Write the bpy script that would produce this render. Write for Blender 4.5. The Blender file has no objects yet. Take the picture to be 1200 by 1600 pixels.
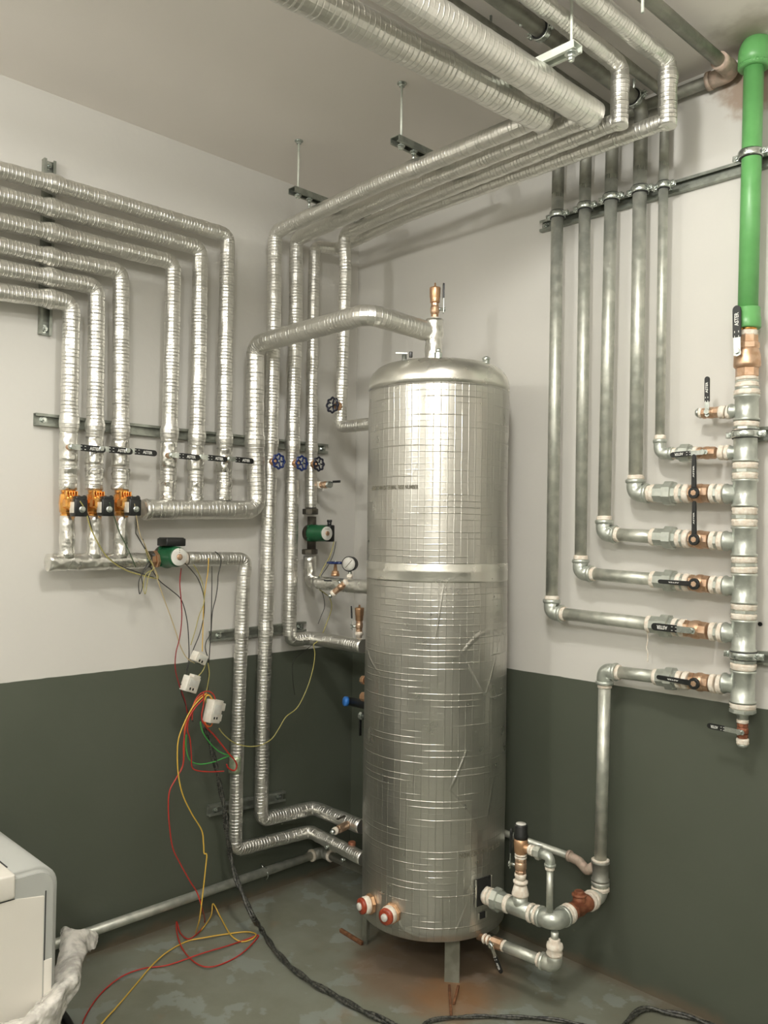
import bpy, bmesh, math, random
from mathutils import Vector, noise, Matrix
V = Vector
PI = math.pi
S = bpy.context.scene
COL = S.collection
random.seed(7)

# ------------------------------------------------------------------ camera
FOC = 1303.43645
YAW, PITCH, ROLL = .800974388, .0240472657, .0140135902
CAM = V((2.83764, -2.56416, 1.5))
fw = V((-math.sin(YAW)*math.cos(PITCH), math.cos(YAW)*math.cos(PITCH), math.sin(PITCH)))
r0 = V((math.cos(YAW), math.sin(YAW), 0)); u0 = r0.cross(fw)
rt = r0*math.cos(ROLL) + u0*math.sin(ROLL); up = -r0*math.sin(ROLL) + u0*math.cos(ROLL)
cd = bpy.data.cameras.new('camera'); cam = bpy.data.objects.new('camera', cd); COL.objects.link(cam)
cam.matrix_world = Matrix(((rt.x, up.x, -fw.x, CAM.x), (rt.y, up.y, -fw.y, CAM.y), (rt.z, up.z, -fw.z, CAM.z), (0, 0, 0, 1)))
cd.sensor_fit = 'VERTICAL'; cd.sensor_height = 36; cd.lens = FOC*36/1600; cd.clip_start = .02
S.camera = cam

# ------------------------------------------------------------------ light and exposure
LIGHT = V((2.02, -1.72, 2.85)); LIGHT_W = 47
FILL = V((3.4, -3.4, 2.60)); FILL_W = 70  # added fill lamp behind the camera, lifts ceiling and wall brightness
SIDE = V((1.0, -3.3, 2.58)); SIDE_FILL_W = 38  # second added fill lamp out of view, brightens left wall and ceiling
S.view_settings.view_transform = 'Standard'; S.view_settings.look = 'None'
S.view_settings.gamma = 1; S.view_settings.exposure = 0.35
S.view_settings.use_curve_mapping = False
w = bpy.data.worlds.new('world'); S.world = w; w.use_nodes = True
w.node_tree.nodes['Background'].inputs[0].default_value = (.9, .95, .85, 1)
w.node_tree.nodes['Background'].inputs[1].default_value = .05
def globe(loc, watts, col=(1, .98, .935)):
    l = bpy.data.lights.new('main_or_fill_light', 'POINT'); l.shadow_soft_size = .085
    l.energy = watts; l.color = col
    o = bpy.data.objects.new('main_or_fill_light', l); o.location = loc; COL.objects.link(o); return o
globe(LIGHT, LIGHT_W)
globe(FILL, FILL_W)
globe(SIDE, SIDE_FILL_W)

H = 2.9875; PAINT = .988

# pixel of the photograph -> point on a real plane of the room
def ray(x, y): return fw + rt*((x-600)/FOC) - up*((y-800)/FOC)
def onp(x, y, ax, v):
    d = ray(x, y); return CAM + d*((v-CAM[ax])/d[ax])
def LW(x, y, off=.08): return onp(x, y, 0, off)
def RW(x, y, off=.06): return onp(x, y, 1, -off)
def FZ(x, y, z=0): return onp(x, y, 2, z)

X, Y, Z = V((1, 0, 0)), V((0, 1, 0)), V((0, 0, 1))

# ------------------------------------------------------------------ materials
def newmat(n):
    m = bpy.data.materials.new(n); m.use_nodes = True
    nt = m.node_tree; return m, nt, nt.nodes['Principled BSDF']
def nd(nt, t, **k):
    n = nt.nodes.new(t)
    for a, b in k.items():
        if a.startswith('i_'):
            key = a[2:]; n.inputs[int(key) if key.isdigit() else key].default_value = b
        else: setattr(n, a, b)
    return n
def lk(nt, a, b): nt.links.new(a, b)
def math_(nt, op, a, b=None, c=None):
    n = nt.nodes.new('ShaderNodeMath'); n.operation = op
    for i, v in enumerate((a, b, c)):
        if v is None: continue
        if hasattr(v, 'links'): nt.links.new(v, n.inputs[i])
        else: n.inputs[i].default_value = v
    return n.outputs[0]
def mrange(nt, v, a, b, c=0, d=1):
    n = nt.nodes.new('ShaderNodeMapRange'); n.interpolation_type = 'SMOOTHSTEP'
    nt.links.new(v, n.inputs[0])
    for i, x in enumerate((a, b, c, d)): n.inputs[i+1].default_value = x
    return n.outputs[0]
def mixc(nt, f, a, b):
    n = nt.nodes.new('ShaderNodeMix'); n.data_type = 'RGBA'
    if hasattr(f, 'links'): nt.links.new(f, n.inputs[0])
    else: n.inputs[0].default_value = f
    for s, v in ((6, a), (7, b)):
        if hasattr(v, 'links'): nt.links.new(v, n.inputs[s])
        else: n.inputs[s].default_value = (*v, 1)
    return n.outputs[2]
def noi(nt, scale, detail=3, vec=None, rough=.5):
    n = nd(nt, 'ShaderNodeTexNoise'); n.inputs['Scale'].default_value = scale; n.inputs['Detail'].default_value = detail
    n.inputs['Roughness'].default_value = rough
    if vec is None:
        g = nt.nodes.new('ShaderNodeNewGeometry'); vec = g.outputs['Position']
    nt.links.new(vec, n.inputs['Vector']); return n.outputs['Fac']

def simple(name, col, rough=.5, metal=0, col2=None, nscale=30, bump=0, bscale=60, rough2=None, coat=0):
    m, nt, b = newmat(name)
    b.inputs['Base Color'].default_value = (*col, 1); b.inputs['Roughness'].default_value = rough; b.inputs['Metallic'].default_value = metal
    if coat: b.inputs['Coat Weight'].default_value = coat
    if col2:
        f = mrange(nt, noi(nt, nscale, 4), .38, .62)
        lk(nt, mixc(nt, f, col, col2), b.inputs['Base Color'])
        if rough2 is not None: lk(nt, mrange(nt, noi(nt, nscale*1.3, 3), .35, .65, rough, rough2), b.inputs['Roughness'])
    if bump:
        bp = nd(nt, 'ShaderNodeBump'); bp.inputs['Strength'].default_value = 1; bp.inputs['Distance'].default_value = bump
        lk(nt, noi(nt, bscale, 4), bp.inputs['Height']); lk(nt, bp.outputs[0], b.inputs['Normal'])
    return m

def foil(name, su, sv, col=(.78, .77, .72), rough=.3, amp_u=1., amp_v=.6, crumple=.003, cscale=14, crease=0., vis=(.36, .62), visv=None, rw=.19, vsc=12):
    """reinforced aluminium foil: u runs along the pipe, v round it, both in metres"""
    m, nt, b = newmat(name)
    b.inputs['Metallic'].default_value = .93
    uv = nd(nt, 'ShaderNodeUVMap'); uv.uv_map = 'UVMap'
    sp = nd(nt, 'ShaderNodeSeparateXYZ'); lk(nt, uv.outputs[0], sp.inputs[0])
    def ridge(c, s, wob, other, vis_scale, vis):
        n1 = noi(nt, 9, 2)
        cc = math_(nt, 'ADD', math_(nt, 'DIVIDE', c, s), math_(nt, 'MULTIPLY', n1, wob))
        fr = math_(nt, 'FRACT', cc)
        d = math_(nt, 'ABSOLUTE', math_(nt, 'SUBTRACT', fr, .5))
        rd = mrange(nt, d, .0, rw, 1, 0)
        cell = math_(nt, 'FLOOR', cc)
        # every scrim thread shows for some stretches only
        cmb = nd(nt, 'ShaderNodeCombineXYZ'); lk(nt, math_(nt, 'MULTIPLY', cell, 3.7), cmb.inputs[0]); lk(nt, math_(nt, 'MULTIPLY', other, vis_scale), cmb.inputs[1])
        n2 = nd(nt, 'ShaderNodeTexNoise'); n2.inputs['Scale'].default_value = 1.; n2.inputs['Detail'].default_value = 1
        lk(nt, cmb.outputs[0], n2.inputs['Vector'])
        return math_(nt, 'MULTIPLY', rd, mrange(nt, n2.outputs['Fac'], vis[0], vis[1], .1, 1))
    ru = ridge(sp.outputs[0], su, .25, sp.outputs[1], vsc, vis)
    rv = ridge(sp.outputs[1], sv, .25, sp.outputs[0], 4, visv or vis)
    h = math_(nt, 'ADD', math_(nt, 'MULTIPLY', ru, .001*amp_u), math_(nt, 'MULTIPLY', rv, .001*amp_v))
    cr = math_(nt, 'MULTIPLY', noi(nt, cscale, 1.5, None, .45), crumple)
    fine = math_(nt, 'MULTIPLY', noi(nt, 110, 1), .00022)
    h = math_(nt, 'ADD', h, math_(nt, 'ADD', cr, fine))
    if crease:
        g = nt.nodes.new('ShaderNodeNewGeometry')
        vo = nd(nt, 'ShaderNodeTexVoronoi'); vo.feature = 'DISTANCE_TO_EDGE'; vo.inputs['Scale'].default_value = 4.5
        mp = nd(nt, 'ShaderNodeMapping'); mp.inputs['Rotation'].default_value = (.3, .6, .4); mp.inputs['Scale'].default_value = (1, 1, .55)
        lk(nt, g.outputs['Position'], mp.inputs[0]); lk(nt, mp.outputs[0], vo.inputs['Vector'])
        cz = math_(nt, 'MULTIPLY', mrange(nt, vo.outputs['Distance'], 0, .018, 1, 0), mrange(nt, noi(nt, 3.1, 1), .52, .66))
        h = math_(nt, 'ADD', h, math_(nt, 'MULTIPLY', cz, crease))
    bp = nd(nt, 'ShaderNodeBump'); bp.inputs['Strength'].default_value = 1; bp.inputs['Distance'].default_value = 1
    lk(nt, h, bp.inputs['Height']); lk(nt, bp.outputs[0], b.inputs['Normal'])
    lines = math_(nt, 'MAXIMUM', math_(nt, 'MULTIPLY', ru, .5*amp_u), math_(nt, 'MULTIPLY', rv, .45*amp_v))
    lk(nt, mixc(nt, math_(nt, 'MULTIPLY', lines, .5), col, tuple(c*.72 for c in col)), b.inputs['Base Color'])
    lk(nt, mrange(nt, noi(nt, 14, 2), .25, .75, rough-.02, rough+.05), b.inputs['Roughness'])
    return m

M = {}
M['foil'] = foil('foil_wrap', .0125, .012, amp_u=1.45, amp_v=.35, crumple=.003, cscale=16, rough=.33, vis=(.34, .6))
M['foil_big'] = foil('foil_wrap_wide', .0165, .015, amp_u=1.4, amp_v=.3, crumple=.003, cscale=12, rough=.33, vis=(.34, .6))
M['foil_tape'] = foil('foil_tape', .2, .2, amp_u=0, amp_v=0, crumple=.014, cscale=22, rough=.27)
M['foil_tank'] = foil('foil_jacket', .0205, .0245, amp_u=.9, amp_v=.7, crumple=.003, cscale=3.5, rough=.29, crease=.0018, col=(.56, .55, .505), vis=(.45, .64), visv=(.30, .52), rw=.11, vsc=4.5)
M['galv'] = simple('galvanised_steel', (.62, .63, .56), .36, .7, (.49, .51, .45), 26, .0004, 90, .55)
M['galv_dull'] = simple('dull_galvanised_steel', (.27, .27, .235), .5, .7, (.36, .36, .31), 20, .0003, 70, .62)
M['fitting'] = simple('galvanised_fitting', (.55, .58, .525), .3, .65, (.47, .50, .45), 40, .0006, 60, .45)
M['zinc'] = simple('zinc_plated_steel', (.62, .66, .62), .25, .9, (.5, .54, .5), 60)
M['strut'] = simple('strut_zinc', (.38, .40, .35), .42, .75, (.28, .30, .26), 30)
M['strut_light'] = simple('bright_strut_zinc', (.70, .73, .64), .45, .25, (.6, .64, .56), 30)
M['rubber'] = simple('black_rubber', (.02, .02, .02), .6)
M['seal'] = simple('hemp_and_paste', (.82, .77, .67), .75, 0, (.72, .63, .52), 70, .0018, 120)
M['brass'] = simple('dull_brass', (.56, .36, .23), .33, .8, (.66, .47, .33), 45, .0002, 100, .5)
M['brass_new'] = simple('bright_brass', (.86, .46, .13), .25, .9, (.8, .38, .1), 50)
M['copper'] = simple('copper_brass', (.56, .33, .19), .34, .75, (.62, .38, .22), 40)
M['rust'] = simple('rusted_casting', (.33, .13, .065), .5, .3, (.24, .085, .045), 45, .0006, 80)
M['redcap'] = simple('dark_red_sealant', (.30, .045, .02), .3, 0, (.38, .07, .03), 60, .0005, 90)
M['black'] = simple('black_plastic', (.013, .014, .013), .38)
M['iron'] = simple('dark_cast_iron', (.05, .045, .035), .45, .5, (.09, .08, .06), 50)
M['print'] = simple('white_print', (.8, .8, .75), .6)
M['ink'] = simple('grey_print', (.16, .15, .11), .6)
M['pump_green'] = simple('green_pump_paint', (.01, .078, .03), .3, 0, (.013, .095, .037), 30)
M['plate'] = simple('white_plate', (.68, .68, .62), .35, 0, (.62, .6, .55), 40)
M['ppr'] = simple('green_pipe_plastic', (.125, .37, .115), .36, 0, (.14, .40, .13), 20)
M['bluewheel'] = simple('dark_blue_enamel', (.012, .028, .13), .25)
M['blackwheel'] = simple('black_enamel', (.014, .016, .03), .3)
M['bluecap'] = simple('blue_plastic', (.03, .16, .5), .35)
M['white'] = simple('white_casing', (.72, .69, .62), .38, 0, (.70, .67, .60), 4)
M['grey'] = simple('grey_casing', (.42, .43, .40), .35)
M['seam'] = simple('dark_seam', (.03, .03, .03), .7)
M['boxwhite'] = simple('white_box_plastic', (.74, .72, .64), .42, 0, (.66, .62, .53), 40)
M['legsteel'] = simple('grey_leg_paint', (.25, .26, .21), .5, .2, (.2, .2, .16), 25)
M['deadblack'] = simple('dark_hollow', (.012, .012, .01), .9)
M['cable'] = simple('black_conduit', (.016, .017, .015), .35, 0, (.09, .09, .075), 130)
M['rebar'] = simple('rusty_bar', (.20, .085, .035), .8, 0, (.12, .05, .02), 60, .002, 60)
M['pinkish'] = simple('stained_fitting', (.55, .42, .34), .6, .2, (.42, .34, .27), 50, .001, 60)
for n, c in dict(red=(.45, .03, .02), darkred=(.25, .01, .012), orange=(.6, .15, .03), yellow=(.66, .42, .06), olive=(.36, .32, .10),
                 green=(.06, .36, .07), darkgreen=(.05, .085, .04), blackwire=(.02, .02, .017), tan=(.5, .4, .22)).items():
    M[n] = simple('wire_'+n, c, .38)

def wallmat():
    m, nt, b = newmat('two_tone_wall_paint')
    g = nt.nodes.new('ShaderNodeNewGeometry'); sp = nd(nt, 'ShaderNodeSeparateXYZ'); lk(nt, g.outputs['Position'], sp.inputs[0])
    zz = math_(nt, 'ADD', sp.outputs[2], math_(nt, 'MULTIPLY', math_(nt, 'SUBTRACT', noi(nt, 14, 2), .5), .004))
    f = mrange(nt, zz, PAINT-.0012, PAINT+.0012)
    spots = mrange(nt, noi(nt, 8, 5, None, .62), .69, .76)
    upc = mixc(nt, mrange(nt, noi(nt, 1.3, 3), .3, .7), (.64, .625, .58), (.61, .595, .55))
    upc = mixc(nt, math_(nt, 'MULTIPLY', spots, .25), upc, (.42, .38, .32))
    lo = mixc(nt, mrange(nt, noi(nt, 2.1, 4), .3, .7), (.082, .093, .069), (.092, .103, .078))
    lo = mixc(nt, math_(nt, 'MULTIPLY', mrange(nt, noi(nt, 17, 6, None, .7), .66, .76), .35), lo, (.15, .15, .12))
    # peeling patch where the water main enters, bottom grime line
    def near(p, r):
        v = nd(nt, 'ShaderNodeVectorMath'); v.operation = 'DISTANCE'; lk(nt, g.outputs['Position'], v.inputs[0]); v.inputs[1].default_value = p
        return mrange(nt, math_(nt, 'ADD', v.outputs['Value'], math_(nt, 'MULTIPLY', math_(nt, 'SUBTRACT', noi(nt, 16, 4), .5), .16)), r*.55, r, 1, 0)
    upc = mixc(nt, math_(nt, 'MULTIPLY', near((1.80, 0, 2.90), .13), .8), upc, (.30, .20, .13))
    lo = mixc(nt, math_(nt, 'MULTIPLY', mrange(nt, math_(nt, 'ADD', sp.outputs[2], math_(nt, 'MULTIPLY', noi(nt, 13, 4), .07)), .035, .075, 1, 0), .6), lo, (.16, .115, .075))
    lk(nt, mixc(nt, f, lo, upc), b.inputs['Base Color'])
    lk(nt, math_(nt, 'ADD', math_(nt, 'MULTIPLY', f, .22), .42), b.inputs['Roughness'])
    bp = nd(nt, 'ShaderNodeBump'); bp.inputs['Distance'].default_value = .0012; bp.inputs['Strength'].default_value = .6
    lk(nt, noi(nt, 30, 5), bp.inputs['Height']); lk(nt, bp.outputs[0], b.inputs['Normal'])
    return m
def floormat():
    m, nt, b = newmat('grey_floor_paint')
    g = nt.nodes.new('ShaderNodeNewGeometry')
    c = mixc(nt, mrange(nt, noi(nt, 3.2, 5, None, .6), .35, .65), (.175, .178, .135), (.205, .215, .172))
    c = mixc(nt, math_(nt, 'MULTIPLY', mrange(nt, noi(nt, 7.5, 6, None, .55), .55, .59), .75), c, (.25, .275, .245))
    c = mixc(nt, math_(nt, 'MULTIPLY', mrange(nt, noi(nt, 4.3, 5, None, .65), .60, .72), .35), c, (.22, .13, .065))
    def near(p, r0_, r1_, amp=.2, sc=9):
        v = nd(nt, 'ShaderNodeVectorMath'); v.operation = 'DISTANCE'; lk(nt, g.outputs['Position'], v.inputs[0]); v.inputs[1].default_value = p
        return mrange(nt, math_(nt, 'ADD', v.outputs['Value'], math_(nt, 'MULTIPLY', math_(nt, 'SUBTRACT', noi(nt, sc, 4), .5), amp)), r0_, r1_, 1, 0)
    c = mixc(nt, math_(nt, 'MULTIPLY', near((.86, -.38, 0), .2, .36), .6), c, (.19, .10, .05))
    c = mixc(nt, math_(nt, 'MULTIPLY', near((1.05, -.50, 0), .06, .18, .14, 14), .5), c, (.30, .14, .05))
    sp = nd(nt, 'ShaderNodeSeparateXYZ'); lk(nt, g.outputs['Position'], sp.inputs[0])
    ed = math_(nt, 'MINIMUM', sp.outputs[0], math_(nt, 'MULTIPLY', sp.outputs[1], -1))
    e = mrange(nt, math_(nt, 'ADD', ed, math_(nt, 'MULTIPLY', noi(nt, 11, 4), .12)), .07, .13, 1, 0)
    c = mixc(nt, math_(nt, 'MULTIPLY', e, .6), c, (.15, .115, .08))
    lk(nt, c, b.inputs['Base Color']); lk(nt, mrange(nt, noi(nt, 6, 4), .3, .7, .33, .55), b.inputs['Roughness'])
    bp = nd(nt, 'ShaderNodeBump'); bp.inputs['Distance'].default_value = .002; bp.inputs['Strength'].default_value = .6
    lk(nt, noi(nt, 16, 5), bp.inputs['Height']); lk(nt, bp.outputs[0], b.inputs['Normal'])
    return m
def filmmat():
    m, nt, b = newmat('plastic_film')
    b.inputs['Base Color'].default_value = (.85, .82, .76, 1); b.inputs['Roughness'].default_value = .25
    b.inputs['Alpha'].default_value = .72; b.inputs['Subsurface Weight'].default_value = .0
    lk(nt, mrange(nt, noi(nt, 30, 4), .35, .65, .34, .74), b.inputs['Alpha'])
    return m
M['wall'] = wallmat(); M['floor'] = floormat(); M['film'] = filmmat()
def ceilmat():
    m, nt, b = newmat('ceiling_plaster')
    c = mixc(nt, mrange(nt, noi(nt, 1.5, 4), .3, .7), (.83, .785, .73), (.86, .81, .755))
    g = nt.nodes.new('ShaderNodeNewGeometry')
    v = nd(nt, 'ShaderNodeVectorMath'); v.operation = 'DISTANCE'; lk(nt, g.outputs['Position'], v.inputs[0]); v.inputs[1].default_value = (1.84, -.10, H)
    s = mrange(nt, math_(nt, 'ADD', v.outputs['Value'], math_(nt, 'MULTIPLY', noi(nt, 12, 4), .22)), .1, .3, 1, 0)
    c = mixc(nt, math_(nt, 'MULTIPLY', s, .7), c, (.22, .16, .11))
    lk(nt, c, b.inputs['Base Color']); b.inputs['Roughness'].default_value = .7
    bp = nd(nt, 'ShaderNodeBump'); bp.inputs['Distance'].default_value = .004; bp.inputs['Strength'].default_value = .5
    lk(nt, noi(nt, 9, 5), bp.inputs['Height']); lk(nt, bp.outputs[0], b.inputs['Normal'])
    return m
M['ceiling'] = ceilmat()
def emis():
    m, nt, b = newmat('lamp_diffuser'); b.inputs['Base Color'].default_value = (.9, .9, .85, 1)
    b.inputs['Emission Color'].default_value = (1, .97, .88, 1); b.inputs['Emission Strength'].default_value = 6; return m
M['lamp'] = emis()

# ------------------------------------------------------------------ mesh builder
def perp(a):
    a = a.normalized(); t = Z if abs(a.z) < .9 else X
    u = t.cross(a).normalized(); return u, a.cross(u).normalized()

class MB:
    def __init__(s): s.bm = bmesh.new(); s.uv = s.bm.loops.layers.uv.new('UVMap')
    def ring_strip(s, rings, us, circ, close_u=True, caps=True):
        bm, uv = s.bm, s.uv; n = len(rings[0])
        vs = [[bm.verts.new(p) for p in r] for r in rings]
        for i in range(len(vs)-1):
            for j in range(n if close_u else n-1):
                k = (j+1) % n
                f = bm.faces.new((vs[i][j], vs[i][k], vs[i+1][k], vs[i+1][j])); f.smooth = True
                for l, (uu, vv) in zip(f.loops, ((us[i], j), (us[i], j+1), (us[i+1], j+1), (us[i+1], j))): l[uv].uv = (uu, vv*circ/n)
        if caps and close_u:
            for r, rev in ((vs[0], True), (vs[-1], False)):
                try:
                    f = bm.faces.new(list(reversed(r)) if rev else r); f.smooth = False
                except ValueError: pass
        return vs
    def sweep(s, pts, r, seg=20, fillet=None, step=.03, rf=None, wob=0., caps=True, fseg=6):
        pts = [V(p) for p in pts]
        path = []
        for i, p in enumerate(pts):
            if 0 < i < len(pts)-1 and fillet:
                a = (pts[i-1]-p); b = (pts[i+1]-p); la, lb = a.length, b.length; a.normalize(); b.normalize()
                ang = a.angle(b)
                if ang > PI-.06: path.append(p); continue
                t = fillet/math.tan(ang/2); t = min(t, la*.48, lb*.48); fr = t*math.tan(ang/2)
                c = p + (a+b).normalized()*(fr/math.sin(ang/2))
                s0 = p+a*t-c; s1 = p+b*t-c; tot = PI-ang; ax = s0.cross(s1).normalized()
                for k in range(fseg+1): path.append(c + Matrix.Rotation(tot*k/fseg, 3, ax) @ s0)
            else: path.append(p)
        res = [path[0]]
        for a, b in zip(path, path[1:]):
            L = (b-a).length
            if L < 1e-6: continue
            n = max(1, int(L/step))
            for k in range(1, n+1): res.append(a.lerp(b, k/n))
        n = len(res); tang = []
        for i in range(n):
            a = res[max(0, i-1)]; b = res[min(n-1, i+1)]; tang.append((b-a).normalized())
        u, _ = perp(tang[0]); rings = []; us = []; acc = 0
        for i, p in enumerate(res):
            if i:
                acc += (p-res[i-1]).length
                u = (u - tang[i]*u.dot(tang[i])).normalized()
            v = tang[i].cross(u); rr = r*(rf(p, acc) if rf else 1)
            ring = []
            for j in range(seg):
                th = 2*PI*j/seg; d = u*math.cos(th)+v*math.sin(th); q = p+d*rr
                if wob: q = q + d*(wob*(noise.noise(q*38)+.6*noise.noise(q*90)))
                ring.append(q)
            rings.append(ring); us.append(acc)
        s.ring_strip(rings, us, 2*PI*r, caps=caps); return s
    def lathe(s, o, ax, prof, seg=24, phase=0, smooth=True):
        o = V(o); ax = V(ax).normalized(); u, v = perp(ax); rings = []; us = []; acc = 0
        for i, (t, r) in enumerate(prof):
            if i: acc += math.hypot(t-prof[i-1][0], r-prof[i-1][1])
            rings.append([o+ax*t+(u*math.cos(2*PI*j/seg+phase)+v*math.sin(2*PI*j/seg+phase))*max(r, 1e-5) for j in range(seg)]); us.append(acc)
        n0 = len(s.bm.faces)
        s.ring_strip(rings, us, 2*PI*max(r for t, r in prof), caps=True)
        if not smooth:
            s.bm.faces.ensure_lookup_table()
            for f in s.bm.faces[n0:]: f.smooth = False
        return s
    def cyl(s, a, b, r, seg=16, r2=None, bev=.0):
        a, b = V(a), V(b); L = (b-a).length; r2 = r if r2 is None else r2
        pr = [(0, r-bev), (bev, r), (L-bev, r2), (L, r2-bev)] if bev else [(0, r), (L, r2)]
        return s.lathe(a, b-a, pr, seg)
    def hexn(s, a, b, r, n=6, ph=.3):
        a, b = V(a), V(b); L = (b-a).length; c = min(.002, L*.15)
        return s.lathe(a, b-a, [(0, r*.9), (c, r), (L-c, r), (L, r*.9)], n, ph, False)
    def box(s, c, ux, uy, uz, bev=0., seg=2):
        """centre and three half-axis vectors"""
        c, ux, uy, uz = V(c), V(ux), V(uy), V(uz); bm = bmesh.new()
        vs = [bm.verts.new(c+ux*i+uy*j+uz*k) for i in (-1, 1) for j in (-1, 1) for k in (-1, 1)]
        for q in ((0, 1, 3, 2), (4, 6, 7, 5), (0, 4, 5, 1), (2, 3, 7, 6), (0, 2, 6, 4), (1, 5, 7, 3)): bm.faces.new([vs[i] for i in q])
        bmesh.ops.recalc_face_normals(bm, faces=bm.faces[:])
        if bev: bmesh.ops.bevel(bm, geom=bm.edges[:], offset=bev, segments=seg, profile=.5, affect='EDGES')
        mp = {v: s.bm.verts.new(v.co) for v in bm.verts}
        for f in bm.faces:
            g = s.bm.faces.new([mp[v] for v in f.verts]); g.smooth = bool(bev)
        bm.free(); return s
    def prism(s, poly, o, ux, uy, n, th, smooth=False):
        """flat outline (x,y) extruded by th along n"""
        o, ux, uy, n = V(o), V(ux), V(uy), V(n)
        a = [s.bm.verts.new(o+ux*x+uy*y) for x, y in poly]; b = [s.bm.verts.new(o+ux*x+uy*y+n*th) for x, y in poly]
        k = len(poly); s.bm.faces.new(list(reversed(a))); s.bm.faces.new(b)
        for i in range(k):
            f = s.bm.faces.new((a[i], a[(i+1) % k], b[(i+1) % k], b[i])); f.smooth = smooth
        return s
    def torus(s, c, ax, R, r, seg=28, sec=10, rf=None, a0=0, a1=2*PI):
        c = V(c); ax = V(ax).normalized(); u, v = perp(ax); full = abs(a1-a0-2*PI) < 1e-6
        rings = []
        for i in range(seg + 1):
            th = a0+(a1-a0)*i/seg; RR = R*(rf(th) if rf else 1); d = u*math.cos(th)+v*math.sin(th)
            rings.append([c+d*(RR+r*math.cos(2*PI*j/sec))+ax*(r*math.sin(2*PI*j/sec)) for j in range(sec)])
        s.ring_strip(rings, [i*.01 for i in range(seg+1)], 2*PI*r, caps=not full); return s
    def ball(s, c, r, ax=Z, sy=1., seg=16):
        return s.lathe(V(c)-V(ax).normalized()*r*sy, ax, [(r*sy*(1-math.cos(PI*k/10)), r*math.sin(PI*k/10)) for k in range(11)], seg)
    def build(s, name, mat, parent=None, label=None, jitter=0.):
        bm = s.bm
        if jitter:
            for v_ in bm.verts:
                v_.co += V((noise.noise(v_.co*45), noise.noise(v_.co*45+V((9, 0, 0))), noise.noise(v_.co*45+V((0, 9, 0)))))*jitter
        bmesh.ops.recalc_face_normals(bm, faces=bm.faces[:])
        if parent is not None:
            off = parent['_o'] if '_o' in parent.keys() else (0, 0, 0); off = V(off)
        else:
            xs = [v_.co for v_ in bm.verts]
            off = V(((min(p.x for p in xs)+max(p.x for p in xs))/2, (min(p.y for p in xs)+max(p.y for p in xs))/2, min(p.z for p in xs)))
        for v_ in bm.verts: v_.co -= off
        me = bpy.data.meshes.new(name); bm.to_mesh(me); bm.free(); me.materials.append(M[mat] if isinstance(mat, str) else mat)
        o = bpy.data.objects.new(name, me); COL.objects.link(o)
        if parent is not None:
            o.parent = parent; o['_o'] = tuple(off)
        else: o.location = off; o['_o'] = tuple(off)
        if label: o['label'] = label
        return o
def thing(name, label, cat, loc, group=None):
    o = bpy.data.objects.new(name, None); o.empty_display_size = .05; COL.objects.link(o)
    o.location = loc; o['_o'] = tuple(loc); o['label'] = label; o['category'] = cat
    if group: o['group'] = group
    return o
def tag(o, label, cat, group=None):
    o['label'] = label; o['category'] = cat
    if group: o['group'] = group
    return o
def struct(name, mb, mat):
    o = mb.build(name, mat); o['kind'] = 'structure'; return o

# letters
_tc = {}
def text_geo(txt):
    if txt not in _tc:
        c = bpy.data.curves.new('t', 'FONT'); c.body = txt; c.size = 1; c.offset = .018; c.resolution_u = 3; c.extrude = .01
        o = bpy.data.objects.new('t', c); COL.objects.link(o)
        dg = bpy.context.evaluated_depsgraph_get(); me = o.evaluated_get(dg).to_mesh()
        vs = [v_.co.copy() for v_ in me.vertices]; fs = [tuple(p.vertices) for p in me.polygons]
        o.evaluated_get(dg).to_mesh_clear(); bpy.data.objects.remove(o); bpy.data.curves.remove(c)
        x0 = min(v_.x for v_ in vs); x1 = max(v_.x for v_ in vs); y0 = min(v_.y for v_ in vs); y1 = max(v_.y for v_ in vs)
        _tc[txt] = ([V(((v_.x-(x0+x1)/2)/(x1-x0), (v_.y-(y0+y1)/2)/(y1-y0), v_.z)) for v_ in vs], fs)
    return _tc[txt]
def put_text(mb, txt, c, ux, uy, n, w_, h_, bend=None):
    vs, fs = text_geo(txt); vv = []
    for q in vs:
        p = bend(q.x*w_, q.y*h_) if bend else V(c)+V(ux)*q.x*w_+V(uy)*q.y*h_
        nn = n(q.x*w_) if callable(n) else V(n)
        vv.append(mb.bm.verts.new(p+nn*(q.z*.03)))
    for f in fs:
        try: mb.bm.faces.new([vv[i] for i in f])
        except ValueError: pass

# ------------------------------------------------------------------ the room
RX, RY = 4.5, -4.3
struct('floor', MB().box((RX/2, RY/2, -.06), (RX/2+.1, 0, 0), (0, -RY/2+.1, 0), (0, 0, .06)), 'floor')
struct('ceiling', MB().box((RX/2, RY/2, H+.06), (RX/2+.1, 0, 0), (0, -RY/2+.1, 0), (0, 0, .06)), 'ceiling')
struct('wall_left', MB().box((-.06, RY/2, H/2), (.06, 0, 0), (0, -RY/2+.12, 0), (0, 0, H/2)), 'wall')
struct('wall_right', MB().box((RX/2, .06, H/2), (RX/2+.12, 0, 0), (0, .06, 0), (0, 0, H/2)), 'wall')
struct('wall_rear', MB().box((RX+.06, RY/2, H/2), (.06, 0, 0), (0, -RY/2, 0), (0, 0, H/2)), 'wall')
struct('wall_front', MB().box((RX/2, RY-.06, H/2), (RX/2, 0, 0), (0, .06, 0), (0, 0, H/2)), 'wall')
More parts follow.
